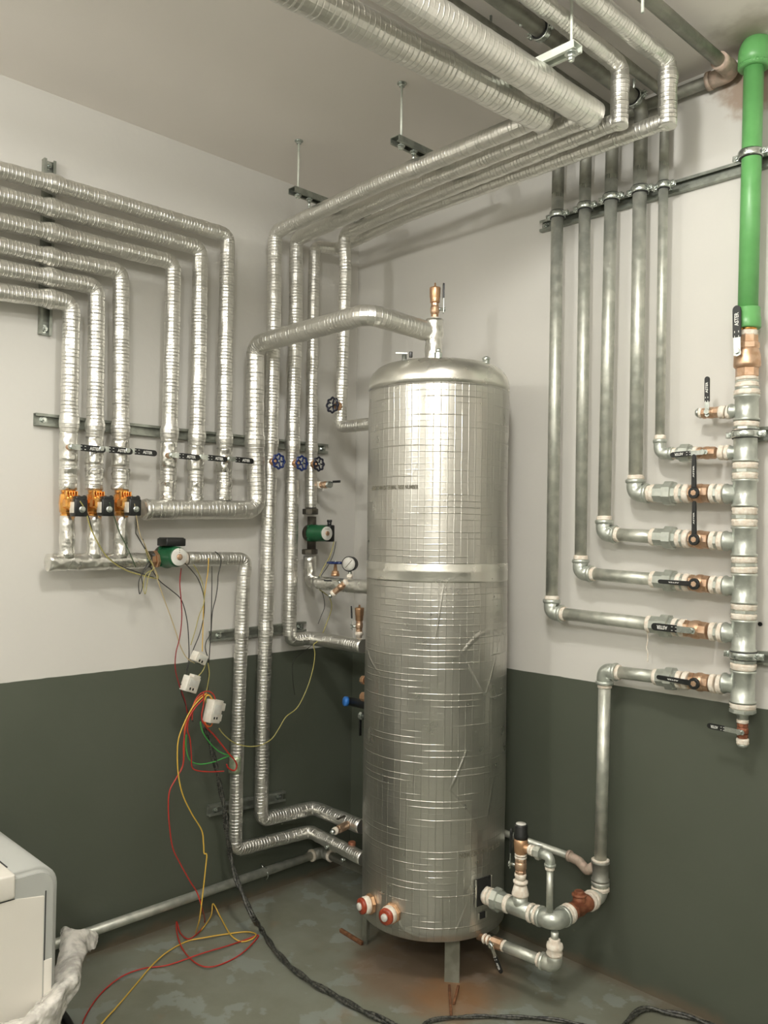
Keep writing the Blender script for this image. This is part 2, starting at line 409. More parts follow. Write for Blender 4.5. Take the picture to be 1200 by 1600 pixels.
for L_, tx in ((SIDE, 'added unseen fill lamp on a round white base near the front left of the room'), (LIGHT, 'round white ceiling lamp base above the middle of the room'), (FILL, 'added unseen fill lamp on a round white base towards the far back corner')):
    t = thing('main_or_fill_lamp', tx, 'lamp', (L_.x, L_.y, H))  # bodies for the main lamp and the two added fill lamps
    MB().cyl((L_.x, L_.y, H), (L_.x, L_.y, H-.03), .07, 30, bev=.006).build('base', 'white', t)
    MB().cyl((L_.x, L_.y, H-.03), (L_.x, L_.y, L_.z+.13), .006, 12).build('cord', 'black', t)
    MB().cyl((L_.x, L_.y, L_.z+.13), (L_.x, L_.y, L_.z+.1), .02, 16).build('socket', 'white', t)

# ------------------------------------------------------------------ builders of pipework
def foil_rf(bumps, ends=()):
    def rf(p, acc):
        k = 1.
        for (b, wd, am) in bumps:
            d = (p-b).length; k += am*math.exp(-(d/wd)**4)
        return k
    return rf
def foil_pipe(label, pts, r, bumps=(), fillet=None, mat='foil', group=None, extra=()):
    o = MB().sweep(pts, r, 22, fillet or r*1.12, .016, foil_rf(bumps), .0018).build('insulated_pipe', mat)
    tag(o, label, 'pipe', group)
    for (p, d, L_) in extra: # strips of foil tape, wrinkled collars
        MB().sweep([p, p+d.normalized()*L_], r*1.06, 22, None, .007, None, .004).build('tape_collar', 'foil_tape', o)
    return o

def channel(p0, p1, nrm, w_=.041, d=.021, mat='strut', label='', cat='rail', name='strut_channel', group=None, bolts=(.06, .94), rod=None):
    """C section that opens along nrm; p0-p1 is the centre of its back face"""
    p0, p1, n = V(p0), V(p1), V(nrm).normalized(); ax = (p1-p0).normalized(); sd = n.cross(ax).normalized()
    n = ax.cross(sd).normalized() if ax.cross(sd).dot(n) > 0 else -ax.cross(sd).normalized()
    t = thing(name, label, cat, tuple((p0+p1)/2), group); h = w_/2; k = .0025; lip = .0095
    poly = [(-h, 0), (h, 0), (h, d), (h-lip, d), (h-lip, d-k), (h-k, d-k), (h-k, k), (-h+k, k), (-h+k, d-k), (-h+lip, d-k), (-h+lip, d), (-h, d)]
    mb = MB(); mb.prism(poly, p0, sd, n, ax, (p1-p0).length); mb.build('channel', mat, t)
    for f in bolts:
        c = p0.lerp(p1, f)
        b = MB(); b.cyl(c+n*.0025, c+n*.005, .0145, 20); b.hexn(c+n*.005, c+n*.013, .0105); b.cyl(c+n*.013, c+n*.02, .005, 12)
        b.build('bolt', 'zinc', t)
    return t

def lever(t, c, nrm, lev, L_, w_=.017, style='A', off=.03, gripfrac=.66):
    """flat ball-valve lever on a stem; the black sleeve carries the maker's word"""
    n, l = V(nrm).normalized(), V(lev).normalized(); sd = n.cross(l).normalized(); c = V(c)
    st = MB(); st.cyl(c, c+n*(off+.006), .0055, 14)
    st.hexn(c+n*(off+.002), c+n*(off+.0075), .0095); st.build('stem', 'zinc' if style == 'A' else 'brass', t)
    top = c+n*off
    g0 = L_*(1-gripfrac)
    if style == 'A':
        m = MB(); m.prism([(-.012, -w_*.42), (g0+.01, -w_*.42), (g0+.01, w_*.42), (-.012, w_*.42), (-.016, 0)], top, l, sd, n, .0022)
        h = m.build('lever', 'zinc', t)
        th = .0065
    else:
        h = None; g0 = 0; th = .007
        m0 = MB(); m0.cyl(top-n*.004, top+n*.007, .0175, 24, bev=.002); h = m0.build('lever', 'black', t)
    hw = w_/2; gl = L_-g0; pts_ = [(g0, -hw), (L_-hw, -hw)] + [(L_-hw+hw*math.sin(a), -hw*math.cos(a)) for a in [PI*k/8 for k in range(1, 8)]] + [(L_-hw, hw), (g0, hw)]
    if style == 'B': pts_ = [(x, y*(1.0 if x > L_*.35 else 1.25-.25*x/(L_*.35+1e-6))) for x, y in pts_]
    g = MB(); g.prism(pts_, top-n*.0022, l, sd, n, th)
    bmesh.ops.bevel(g.bm, geom=[e for e in g.bm.edges if e.calc_length() > .0001], offset=.0012, segments=2, affect='EDGES')
    grip = g.build('grip', 'black', h)
    face = top+n*(th-.0022+.0001)
    x = MB(); tw = gl*(.42 if style == 'A' else .3)
    cx = g0+gl*(.56 if style == 'A' else .55)
    put_text(x, 'ASTER', face+l*cx, l, sd, n, tw, w_*(.5 if style == 'A' else .3))
    q = face+l*(g0+gl*.17)
    for dx in (-.012, 0):
        for dy in (-.24, .24):
            if style == 'A': x.box(q+l*(dx*gl/.08)+sd*w_*dy, l*gl*.03, sd*.0008, n*.0002)
    x.build('lettering', 'print', grip, 'white raised word ASTER')
    return h

def ball_valve(label, c, ax, nrm, lev, r, L_, leverL, style='A', mat='brass', group=None, w_=.017, off=None, gripfrac=.66):
    c, ax, n = V(c), V(ax).normalized(), V(nrm).normalized()
    t = thing('ball_valve', label, 'valve', tuple(c), group)
    m = MB(); hl = L_/2
    m.lathe(c-ax*hl, ax, [(0, r*.98), (.002, r*1.06), (L_*.2, r*1.06), (L_*.22, r*.95)], 8, .2, False)
    m.lathe(c-ax*hl, ax, [(L_*.2, r*.93), (L_*.3, r*1.02), (L_*.42, r*1.14), (L_*.58, r*1.14), (L_*.68, r*1.05), (L_*.70, r*1.05)], 24)
    m.lathe(c-ax*hl, ax, [(L_*.68, r*.98), (L_*.7, r*1.08), (L_-.002, r*1.08), (L_, r)], 8, .2, False)
    m.cyl(c, c+n*(r*1.3), r*.42, 16, bev=.001)
    m.build('body', mat, t)
    off = off or r*1.3+.006
    lever(t, c, n, lev, leverL, w_, style, off, gripfrac)
    return t

def seal(t, a, b, r, n=2):
    a, b = V(a), V(b); m = MB(); L_ = (b-a).length
    m.lathe(a, b-a, [(0, r*.86), (L_*.12, r), (L_*.35, r*1.03), (L_*.55, r*.97), (L_*.8, r*1.02), (L_, r*.86)], 22)
    return m.build('thread_seal', 'seal', t, jitter=.0016)

def pipe_clamp(label, c, ax, r, ear, wall_n, wall_d, group=None, mat='zinc'):
    """two-piece ring with rubber lining, ears along `ear`, stud towards the wall"""
    c, ax, ear = V(c), V(ax).normalized(), V(ear).normalized()
    t = thing('pipe_clamp', label, 'clamp', tuple(c), group)
    m = MB(); m.lathe(c-ax*.010, ax, [(0, r+.0035), (0, r+.0065), (.003, r+.008), (.017, r+.008), (.02, r+.0065), (.02, r+.0035)], 28); m.build('ring', mat, t)
    m = MB(); m.lathe(c-ax*.0125, ax, [(0, r+.0003), (0, r+.0045), (.025, r+.0045), (.025, r+.0003)], 28); m.build('rubber_lining', 'rubber', t)
    for s_ in (-1, 1):
        e = c+ear*s_*(r+.014); wn = V(wall_n)
        m = MB(); m.box(e+wn*.005, ear*.010, ax*.009, wn*.0012, .001); m.box(e-wn*.005, ear*.010, ax*.009, wn*.0012, .001)
        m.cyl(e-wn*.012, e+wn*.014, .0035, 10); m.hexn(e+wn*.0065, e+wn*.011, .0075)
        m.build('ear_screw', mat, t)
    m = MB(); m.cyl(c-V(wall_n)*(r+.006), c-V(wall_n)*wall_d, .005, 12); m.build('stud', mat, t)
    return t

# ------------------------------------------------------------------ strut rails on the left wall
channel(LW(75, 252, .002), LW(68, 524, .002), X, label='vertical zinc strut rail behind the six foil pipes at the upper left', bolts=(.03, .965))
channel(LW(52, 655, .002), LW(508, 702, .002), X, label='long horizontal strut rail behind the foil pipes at handle height', bolts=(.025, .985))
channel(LW(326, 994, .002), LW(474, 978, .002), X, label='short strut rail at the edge of the dark paint behind foil pipes', bolts=(.09, .95))
channel(LW(323, 1266, .002), LW(442, 1242, .002), X, label='short strut rail low on the dark wall behind two foil pipes', bolts=(.1, .93))
channel(RW(848, 356, .002), RW(1260, 236, .002), -Y, label='long strut rail on the right wall behind bare pipes and green main', bolts=(.02,))
channel(RW(1152, 680, .002), RW(1260, 676, .002), -Y, label='strut piece behind the upper clamp of the galvanised manifold', bolts=(.6,))
channel(RW(1150, 1025, .002), RW(1260, 1032, .002), -Y, label='strut piece behind the lower clamp of the galvanised manifold', bolts=(.6,))

# ------------------------------------------------------------------ six L shaped foil pipes on the left wall
def ext(a, b, k): return b + (b-a).normalized()*k
six = [
 ('outermost and topmost of the six L-shaped foil pipes on left wall', [(0, 266), (85, 288), (356, 368), (352, 560), (350, 782)], (351, 686), 1),
 ('second from the top of the six L-shaped foil pipes', [(0, 305), (82, 326), (313, 388), (311, 560), (305, 784)], (306, 682), 1),
 ('third from the top of the six L-shaped foil pipes', [(0, 346), (82, 364), (271, 410), (268, 560), (262, 782)], (264, 676), 1),
 ('fourth of the L-shaped foil pipes, drops to rightmost gold zone valve', [(0, 384), (80, 402), (189, 424), (189, 560), (188, 766)], (188, 672), 0),
 ('fifth of the L-shaped foil pipes, drops to middle gold zone valve', [(0, 419), (80, 434), (151, 448), (150, 560), (147, 766)], (148, 667), 0),
 ('lowest L-shaped foil pipe, drops to leftmost gold zone valve', [(0, 456), (80, 467), (112, 474), (110, 560), (106, 766)], (108, 660), 0)]
GR6 = 'L-shaped foil-wrapped pipes on the left wall'
for lab, px, bp, kind in six:
    P = [LW(x, y, .085) for x, y in px]
    P[0] = ext(P[1], P[0], 2.45); B = LW(bp[0], bp[1], .085)
    bump = [(P[1], .022, .2), (B, .022, .2), (B-Z*.1, .035, .03)]
    o = foil_pipe(lab, P, .0285, bump, group=GR6)
    E_ = P[-1]
    MB().sweep([E_+Z*.075, E_+Z*.002], .0305, 22, None, .006, lambda p, a: 1-.12*math.sin(a*40)**2, .006).build('tape_collar', 'foil_tape', o)
    MB().sweep([B-Z*.13, B-Z*.035], .030, 22, None, .008, None, .0035).build('tape_collar', 'foil_tape', o)

# levers sticking out of the foil
for lab, (x, y), gx in (('lever valve on lowest L-shaped foil pipe, leftmost black ASTER handle', (113, 698), 1.),
                    ('lever valve on fifth L-shaped foil pipe, second black ASTER handle from left', (158, 701), 1.),
                    ('lever valve on fourth L-shaped foil pipe, third black ASTER handle from left', (199, 704), .98),
                    ('lever valve on third L-shaped pipe from top, fourth black handle from left', (269, 711), 1.),
                    ('lever valve on second L-shaped pipe from top, fifth black handle from left', (315, 714), .97),
                    ('lever valve on outermost L-shaped foil pipe, handle ending at large foil riser', (359, 717), .95)):
    c = LW(x, y, .135); t = thing('ball_valve', lab, 'valve', tuple(c-X*.05), 'lever valves sunk in foil-wrapped pipes')
    m = MB(); m.cyl(c-X*.06, c-X*.02, .011, 16, bev=.001); m.hexn(c-X*.026, c-X*.012, .012); m.build('bonnet', 'brass', t)
    lever(t, c-X*.03, X, Y-Z*.02, .115*gx, .0215, 'A', .03, .76)

# lower header with three zone valves
hd = [LW(74, 879, .085), LW(228, 876, .085)]
o = foil_pipe('horizontal foil header at left under the three gold zone valves', hd, .029, mat='foil_tape')
for i, (x, nm) in enumerate(((105, 'under leftmost gold zone valve'), (147, 'under middle gold zone valve'), (189, 'under rightmost gold zone valve'))):
    a = LW(x, 806, .085); b = LW(x-1, 872, .085)
    o = foil_pipe('short foil riser from header '+nm, [a, b], .0235, [(a.lerp(b, .55), .018, .1), (b, .02, .25)], mat='foil_tape', group='short foil risers on the left header')
    c = LW(x+1, 786, .085); nm2 = nm.replace('under ', '')
    t = thing('zone_valve', nm2.split(' gold')[0]+' of three gold motorised zone valves on the left foil risers', 'valve', tuple(c), 'gold zone valves')
    m = MB(); m.hexn(c+Z*.034, c+Z*.05, .0235, 8); m.lathe(c-Z*.05, Z, [(0, .021), (.016, .023), (.02, .027), (.05, .030), (.078, .027), (.084, .021)], 8, .2, False)
    m.hexn(c-Z*.052, c-Z*.036, .0235, 8)
    for k in range(5): m.box(c+Z*.026+Y*(k-2)*.009+X*.024, X*.010, Y*.0016, Z*.014, .0008)
    m.cyl(c+Z*.02+Y*.02, c+Z*.02+Y*.04, .008, 10)
    m.build('body', 'brass_new', t)
    m = MB(); m.lathe(c-Y*.006-Z*.002, X, [(.02, .024), (.042, .024), (.05, .019), (.052, 0)], 6, .5, False); m.build('bonnet', 'brass_new', t)
    ac = c+X*.062+Y*.010-Z*.016
    m = MB(); m.box(ac, X*.022, Y*.022, Z*.029, .004); m.box(ac+Z*.030+Y*.002, X*.017, Y*.018, Z*.008, .003); m.torus(ac+Y*.019+Z*.033, X, .006, .0035, 14, 8)
    a_ = m.build('actuator', 'black', t)
    m = MB(); m.box(ac-Y*.0225, X*.016, Y*.0015, Z*.018, .0005); m.build('side_plate', 'boxwhite', a_)
    m = MB(); m.lathe(ac+X*.0215-Z*.006+Y*.003, X, [(0, .0115), (.002, .0115), (.0035, .009), (.0036, 0)], 22); m.build('round_cover', 'zinc', a_, 'silver screw cap')

# middle header, large riser, overhead run to the tank
hm = [LW(226, 795, .10), LW(300, 797, .10), LW(396, 797, .10)]
zt = LW(398, 538, .10).z
TC = V((.82, -.342, 0)); TR = .252
riser = [LW(224, 796, .10), LW(402, 797, .10), LW(398, 690, .10), V((LW(399, 536, .10).x, LW(399, 536, .10).y, zt)), FZ(575, 490, zt), V((.815, -.345, zt-.005)), V((.82, -.342, 2.10))]
riser[5] = V((.79, -.345, zt-.01)); riser[6] = V((.82, -.342, 2.09))
rb = [(LW(398, 690, .10), .025, .13)]
path = riser[:5] + [V((.785, -.37, zt-.012))]
o = foil_pipe('large foil pipe from left header up and over to tank top', path, .036, rb, fillet=.05, mat='foil_big')
MB().sweep([V((.80, -.352, 2.105)), V((.805, -.352, zt+.03))], .032, 22, None, .01, None, .004).build('tank_neck', 'foil_tape', o)
MB().sweep([riser[0]-Y*.004, riser[0]+Y*.012], .037, 22, None, .004, lambda p, a: .8+.25*min(1, a/.008), .004).build('end_cap', 'foil_tape', o)

# vertical foil pipes near the corner: a, b, c, d
pa = [LW(430, 362, .085), LW(428, 500, .085), LW(422, 725, .085), LW(415, 987, .085), LW(411, 1100, .085), LW(408, 1281, .085)]
za = pa[-1].z
e1_ = FZ(490, 1262, za); e2_ = FZ(566, 1292, za)
ZP = 2.72
p1r = FZ(822, 190, ZP)
foil_pipe('foil pipe down full wall height beside large riser, then along floor to tank', [FZ(842, 184, ZP), FZ(600, 283, ZP)] + [V((pa[0].x, pa[0].y, ZP))] + pa[1:] + [e1_, e2_], .0285,
          [(LW(424, 692, .085), .022, .15), (LW(415, 986, .085), .02, .12), (V((.906, -.585, ZP)), .02, .12), (V((.36, -.575, ZP)), .02, .12)])
pb = [LW(463, 372, .085), LW(462, 500, .085), LW(457, 700, .085), LW(454, 900, .085), LW(452, 1000, .085)]
foil_pipe('second full-height foil pipe, turning at dark paint edge to tank', [FZ(915, 184, ZP), FZ(640, 294, ZP)] + [V((pb[0].x, pb[0].y, ZP))] + pb[1:] + [FZ(487, 997, pb[-1].z), FZ(568, 1010, pb[-1].z)], .0285,
          [(LW(457, 694, .085), .02, .15)])
pc0 = LW(492, 378, .085)
pc = [V((pc0.x, pc0.y, ZP-.005)), LW(490, 467, .085), LW(487, 633, .085), LW(486, 795, .085)]
foil_pipe('slim foil pipe dropping to the corner pump, from overhead pipe nearest back wall',
          [FZ(1043, 188, ZP), FZ(640, 335, ZP), V((.115, -.232, ZP)), pc[0]] + pc[1:], .0245, [(LW(486, 700, .085), .02, .15)])
pd_top = V((.278, -.335, ZP))
foil_pipe('foil pipe hanging off the wall from third overhead run to tank side', [FZ(968, 188, ZP), FZ(660, 313, ZP), pd_top, onp(540, 420, 1, -.325), onp(533, 640, 1, -.325), onp(532, 668, 1, -.325), V((.60, -.325, onp(573, 663, 1, -.325).z))], .0245)
zc = LW(487, 908, .085).z
foil_pipe('foil elbow from under the corner pump into the tank side', [LW(484, 869, .085), LW(485, 908, .085), FZ(500, 911, zc), V((.60, FZ(572, 917, zc).y, zc))], .027, fillet=.028, mat='foil_tape')

# left pump outlet pipe down to the floor
po = [LW(292, 873, .085), LW(385, 873, .085), LW(381, 900, .085), LW(377, 1000, .085), LW(372, 1130, .085), LW(369, 1240, .085), LW(368, 1328, .085)]
zf = po[-1].z
foil_pipe('foil pipe from green left pump down past wire bundle to tank foot', po + [FZ(484, 1299, zf), FZ(568, 1342, zf)], .026, [(LW(377, 990, .085), .018, .12), (LW(368, 1258, .085), .03, .05)])

# overhead pipes running towards the viewer
def over(label, end, start, z, r, mat='foil', drop=None, name='insulated_pipe', bumps=()):
    a = FZ(end[0], end[1], z); b = FZ(start[0], start[1], z); d = (b-a).normalized()
    b2 = a + d*((RY+.15-a.y)/d.y)
    pts_ = ([drop] if drop is not None else []) + [a, b2]
    m = MB().sweep(pts_, r, 24, r*1.12, .02, foil_rf(bumps) , .0018 if 'foil' in mat else 0)
    o = m.build(name, mat); tag(o, label, 'pipe'); return o, a, d
oA, aA, dA = over('thick overhead foil pipe, nearest the left side of the ceiling', (850, 186), (480, -5), ZP+.012, .042, 'foil_big', bumps=[(FZ(690, 105, ZP+.012), .03, .08)])
oB, aB, dB = over('second thick overhead foil pipe, right beside the leftmost one', (926, 180), (640, 0), ZP+.012, .042, 'foil_big', bumps=[(FZ(845, 128, ZP+.012), .03, .08)])
def zat(px, py, xw): return onp(px, py, 0, xw).z
c3 = FZ(968, 188, ZP); c4 = FZ(1043, 188, ZP)
zC = min(zat(970, 104, c3.x), 2.93); zD = min(zat(1046, 98, c4.x), 2.935)
def over3(label, foot, z, px0, r):
    a = V((foot.x, foot.y, z)); b = FZ(px0[0], px0[1], z); d = (b-a).normalized(); b2 = a+d*((RY+.15-a.y)/d.y)
    o = MB().sweep([V((foot.x, foot.y, ZP-.02)), a, b2], r, 22, r*1.1, .014, foil_rf([(V((foot.x, foot.y, z-.05)), .02, .1)]), .0025).build('insulated_pipe', 'foil')
    return tag(o, label, 'pipe')
over3('high foil pipe with short wrinkled drop, third from left overhead', c3, zC, (838, 0), .0262)
over3('high foil pipe with short wrinkled drop, rightmost foil run overhead', c4, zD, (925, 0), .0268)

# bare pipes overhead: dark pipe with elbow, thin one on the ceiling
ZE = 2.925
xe = RW(1000, 297, .062)
def bare(name, label, pts, r, mat='galv', fillet=None, cat='pipe', group=None):
    return tag(MB().sweep(pts, r, 20, fillet or r*1.6, .2).build(name, mat), label, cat, group)

# ------------------------------------------------------------------ ceiling hangers
def hanger(label, px_top, strut_px, z, length, dirv=Y, sub=(.03,)):
    top = FZ(px_top[0], px_top[1], H); t = thing('pipe_hanger', label, 'hanger', tuple(top))
    m = MB(); m.cyl(top, V((top.x, top.y, z-.035)), .004, 10); m.build('threaded_rod', 'strut_light', t)
    m = MB(); m.hexn(top, top-Z*.012, .011); m.cyl(top, top-Z*.003, .016, 18); m.build('anchor_nut', 'zinc', t)
    a = V((top.x, top.y, z))-dirv*.03; b = a+dirv*length; h = .0205; d = .021; k = .0025; lip = .0095
    poly = [(-h, 0), (h, 0), (h, d), (h-lip, d), (h-lip, d-k), (h-k, d-k), (h-k, k), (-h+k, k), (-h+k, d-k), (-h+lip, d-k), (-h+lip, d), (-h, d)]
    m = MB(); m.prism(poly, a, Z.cross(dirv), -Z, dirv, length); m.build('channel', 'strut', t)
    m = MB(); c = V((top.x, top.y, z-d)); m.cyl(c, c-Z*.003, .014, 18); m.hexn(c-Z*.003, c-Z*.012, .011); m.build('nut', 'zinc', t)
    far = a+dirv*(length-.03)
    m = MB(); m.cyl(V((far.x, far.y, H)), V((far.x, far.y, z-.035)), .004, 10); m.build('threaded_rod', 'strut_light', t)
    for s_ in sub:
        c = V((top.x, top.y, z-d))+dirv*s_
        m = MB(); m.cyl(c-Z*.002, c-Z*.035, .0045, 10); m.hexn(c-Z*.002, c-Z*.011, .0105); m.cyl(c, c-Z*.002, .0135, 16); m.build('clamp_stud', 'zinc', t)
    return t
hanger('ceiling rod and strut nearest the left wall above corner pipes', (467, 220), (467, 292), 2.80, .50, Y, (.055, .18, .29, .39))
hanger('ceiling rod and strut further right, in the middle of open ceiling', (628, 130), (628, 212), 2.80, .52, Y, (.06, .16, .26, .37))
# bright strut carrying the two thick pipes: runs along X
zs = 2.80
s0 = FZ(903, 66, zs); s1 = FZ(815, 102, zs); dX = (s1-s0).normalized()
t = thing('pipe_hanger', 'bright strut hanging on a rod above thick overhead foil pipes', 'hanger', tuple(s0))
L_ = .33; m = MB(); h = .0205; d = .021; k = .0025
m.prism([(-h, 0), (h, 0), (h, d), (h-.0095, d), (h-.0095, d-k), (h-k, d-k), (h-k, k), (-h+k, k), (-h+k, d-k), (-h+.0095, d-k), (-h+.0095, d), (-h, d)], s0+Z*.0, Z.cross(-X), -Z, -X, L_)
m.build('channel', 'strut_light', t)
for s_ in (.02, L_-.02):
    c = s0-X*s_; m = MB(); m.cyl(V((c.x, c.y, H)), V((c.x, c.y, zs-.045)), .004, 10); m.build('threaded_rod', 'strut_light', t)
    m = MB(); m.cyl(c-Z*.021, c-Z*.024, .018, 18); m.hexn(c-Z*.024, c-Z*.034, .0115); m.hexn(c-Z*.034, c-Z*.042, .009); m.build('nut', 'zinc', t)
for s_ in (.155,):
    c = s0-X*s_; m = MB(); m.cyl(c-Z*.021, c-Z*.05, .0045, 10); m.hexn(c-Z*.022, c-Z*.032, .011); m.build('clamp_stud', 'zinc', t)
for (x, y), lab in (((819, 10), 'stub strut bracket overhead, right one of the pair by dark pipe'), ((772, 42), 'stub strut bracket overhead, left one of the pair by dark pipe')):
    z_ = 2.95; a = FZ(x, y, z_); t = thing('strut_bracket', lab, 'bracket', tuple(a), 'stub brackets between overhead pipes')
    m = MB(); m.box(a-X*.022-Z*.001, X*.022, Y*.0205, Z*.0015, .0005); m.box(a-X*.022+Y*.019-Z*.011, X*.022, Y*.0015, Z*.0105, .0005); m.box(a-X*.022-Y*.019-Z*.011, X*.022, Y*.0015, Z*.0105, .0005)
    m.build('channel', 'strut_light', t)
    m = MB(); m.cyl(V((a.x-.012, a.y, H)), a-X*.012-Z*.05, .004, 10); m.hexn(a-X*.012-Z*.022, a-X*.012-Z*.03, .01); m.build('threaded_rod', 'zinc', t)
a = FZ(1004, 20, 2.80)
tag(MB().cyl(V((a.x, a.y, H)), a, .004, 10).build('threaded_rod', 'strut_light'), 'free-hanging threaded rod end at top, right of foil pipes', 'rod')

# ------------------------------------------------------------------ right wall: bare pipes, manifold, valves
YO = .075
manx = RW(1163, 760, YO)
def rp(x, y): return RW(x, y, YO)
rows = [ # vertical px top, bottom elbow px, tee px, r, label
 dict(k=0, top=(873, 300), clamp=(871, 336), elbow=(862, 957), tee=(1140, 990), r=.0215, word='leftmost and longest', ptop=ZE),
 dict(k=1, top=(917, 285), clamp=(914, 323), elbow=(907, 895), tee=(1140, 916), r=.0205, word='second from left', ptop=ZE),
 dict(k=2, top=(957, 270), clamp=(955, 309), elbow=(944, 834), tee=(1140, 846), r=.0215, word='third from left', ptop=ZE),
 dict(k=3, top=(1001, 255), clamp=(1000, 297), elbow=(993, 771), tee=(1142, 771), r=.0225, word='fourth from left', ptop=ZE),
 dict(k=4, top=(1039, 240), clamp=(1037, 290), elbow=(1031, 709), tee=(1142, 707), r=.0150, word='rightmost and thinnest', ptop=ZE)]
for q in rows:
    r = q['r']; E = rp(*q['elbow']); T = rp(*q['tee']); CL = rp(*q['clamp']); tp = V((CL.x+.004, CL.y, q['ptop']))
    hx = (T-E).normalized()
    t = thing('steel_pipe', 'bare galvanised pipe, '+q['word']+' of five on right wall', 'pipe', tuple(E), 'bare steel pipes feeding the manifold')
    # dull length above the clamp, bright length below
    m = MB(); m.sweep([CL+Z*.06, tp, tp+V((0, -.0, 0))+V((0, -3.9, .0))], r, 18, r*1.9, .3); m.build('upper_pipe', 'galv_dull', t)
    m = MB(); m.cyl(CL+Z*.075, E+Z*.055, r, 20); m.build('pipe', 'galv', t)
    fr = r*1.28
    m = MB(); m.sweep([E+Z*.042, E, E+hx*.042], fr, 20, fr*1.25, .02, None, 0)
    m.cyl(E+Z*.034, E+Z*.046, fr*1.13, 22, bev=.002); m.cyl(E+hx*.034, E+hx*.046, fr*1.13, 22, bev=.002)
    m.build('elbow', 'fitting', t)
    seal(t, E+Z*.045, E+Z*.060, r*1.17); seal(t, E+hx*.045, E+hx*.058, r*1.17)
    # positions along the branch by photo pixel
    def at(px, q=q, E=E, hx=hx):
        f = (px-q['elbow'][0])/(q['tee'][0]-q['elbow'][0])
        y = q['elbow'][1]+(q['tee'][1]-q['elbow'][1])*f; p = rp(px, y); return E+hx*((p-E).dot(hx))
    s5 = q['k'] == 4
    ux = 1060 if s5 else (1018 if q['k'] == 0 else 1026)
    if q['k'] != 3: m = MB(); m.cyl(E+hx*.05, at(ux), r, 20); m.build('branch_pipe', 'galv', t)
    else: m = MB(); m.cyl(E+hx*.05, at(1030), r*.98, 20); m.build('branch_pipe', 'galv', t); seal(t, at(1017), at(1026), r*1.22)
    ur = r*1.32
    if s5:
        m = MB(); m.hexn(at(1058), at(1068), ur*1.05, 8); m.hexn(at(1064), at(1079), ur*1.5, 8); m.hexn(at(1077), at(1087), ur*1.08, 8); m.build('union', 'fitting', t)
        seal(t, at(1084), at(1091), r*1.35); seal(t, at(1124), at(1133), r*1.5); seal(t, at(1134), at(1141), r*1.55)
    else:
        o_ = -6 if q['k'] == 0 else 0
        seal(t, at(1018+o_), at(1025+o_), r*1.3)
        m = MB(); m.hexn(at(1024+o_), at(1044+o_), ur*1.03, 8); m.hexn(at(1040+o_), at(1054+o_), ur*1.34, 8); m.hexn(at(1053+o_), at(1060+o_), ur*1.05, 8); m.build('union', 'fitting', t)
        seal(t, at(1058+o_), at(1066+o_), r*1.3); m = MB(); m.hexn(at(1065+o_), at(1070+o_), r*1.3, 8); m.build('nipple_hex', 'fitting', t); seal(t, at(1069+o_), at(1078+o_), r*1.33)
        seal(t, at(1111), at(1119), r*1.33); m = MB(); m.hexn(at(1118), at(1124), r*1.28, 8); m.build('nipple_hex', 'fitting', t); seal(t, at(1123), at(1132), r*1.35)
    q['at'] = at; q['hx'] = hx
    pipe_clamp('pipe clamp on the '+q['word']+' bare pipe of the right wall', CL, Z, r, X, -Y, YO-.026, 'clamps of the five bare pipes')
# ball valves on the five branches
at = rows[0]['at']; ball_valve('brass valve on lowest long branch, big ASTER handle with steel tail pointing left', at(1088), rows[0]['hx'], -Y+Z*.0, -X+Z*.015, .0255, .074, .128, 'A', w_=.023, gripfrac=.66, group='branch valves')
at = rows[1]['at']; ball_valve('brass valve on second lowest of five branches, black handle pointing left', at(1094), rows[1]['hx'], -Y, -X+Z*.02, .025, .060, .118, 'B', w_=.0125, group='branch valves')
at = rows[2]['at']; ball_valve('brass valve on middle of five branches, slim black handle pointing up', at(1094), rows[2]['hx'], -Y, Z, .0255, .060, .118, 'B', w_=.0125, group='branch valves')
at = rows[3]['at']; ball_valve('brass valve on second highest branch, slim black handle up past next branch', at(1094), rows[3]['hx'], -Y, Z, .0265, .062, .118, 'B', w_=.0125, group='branch valves')
at = rows[4]['at']; ball_valve('small brass valve on thinnest top branch, black handle pointing left', at(1105), rows[4]['hx'], -Y, -X-Z*.03, .0175, .055, .105, 'A', w_=.0165, gripfrac=.64, group='branch valves')

# manifold of tees
t = thing('manifold', 'vertical galvanised manifold of stacked tees under the green main', 'manifold', tuple(rp(1161, 1110)))
tees = [(1167, 618, 658, 640, 16), (1165, 680, 722, 706, 16), (1164, 749, 792, 771, 24), (1163, 823, 869, 846, 24), (1163, 896, 943, 917, 24), (1162, 968, 1018, 991, 24), (1161, 1047, 1098, 1071, 24)]
RM = .0335; pts_m = []
for x, y0, y1, yb, wb in tees:
    a, b = rp(x, y0), rp(x-.5, y1); L_ = (a-b).length; A_ = (a-b).normalized()
    m = MB(); m.lathe(b, A_, [(0, RM*.96), (.0, RM*1.1), (.006, RM*1.12), (.009, RM*1.0), (L_-.009, RM), (L_-.006, RM*1.12), (L_, RM*1.1), (L_, RM*.96)], 28)
    c = rp(x, yb); br = .0195 if wb == 16 else .0275; e = c-X*(.058 if wb == 24 else .05)
    m.lathe(e, X, [(0, br*1.0), (0, br*1.12), (.006, br*1.14), (.009, br), (.05, br)], 24)
    te = m.build('tee', 'fitting', t)
    if wb == 24:
        x_ = MB(); f_ = c-Y*(RM*1.0)-X*.006; put_text(x_, '10', f_-Z*.001, -Z, X, -Y, .012, .009); x_.build('cast_mark', 'fitting', te)
    pts_m.append((a, b))
prev = rp(1167, 600)
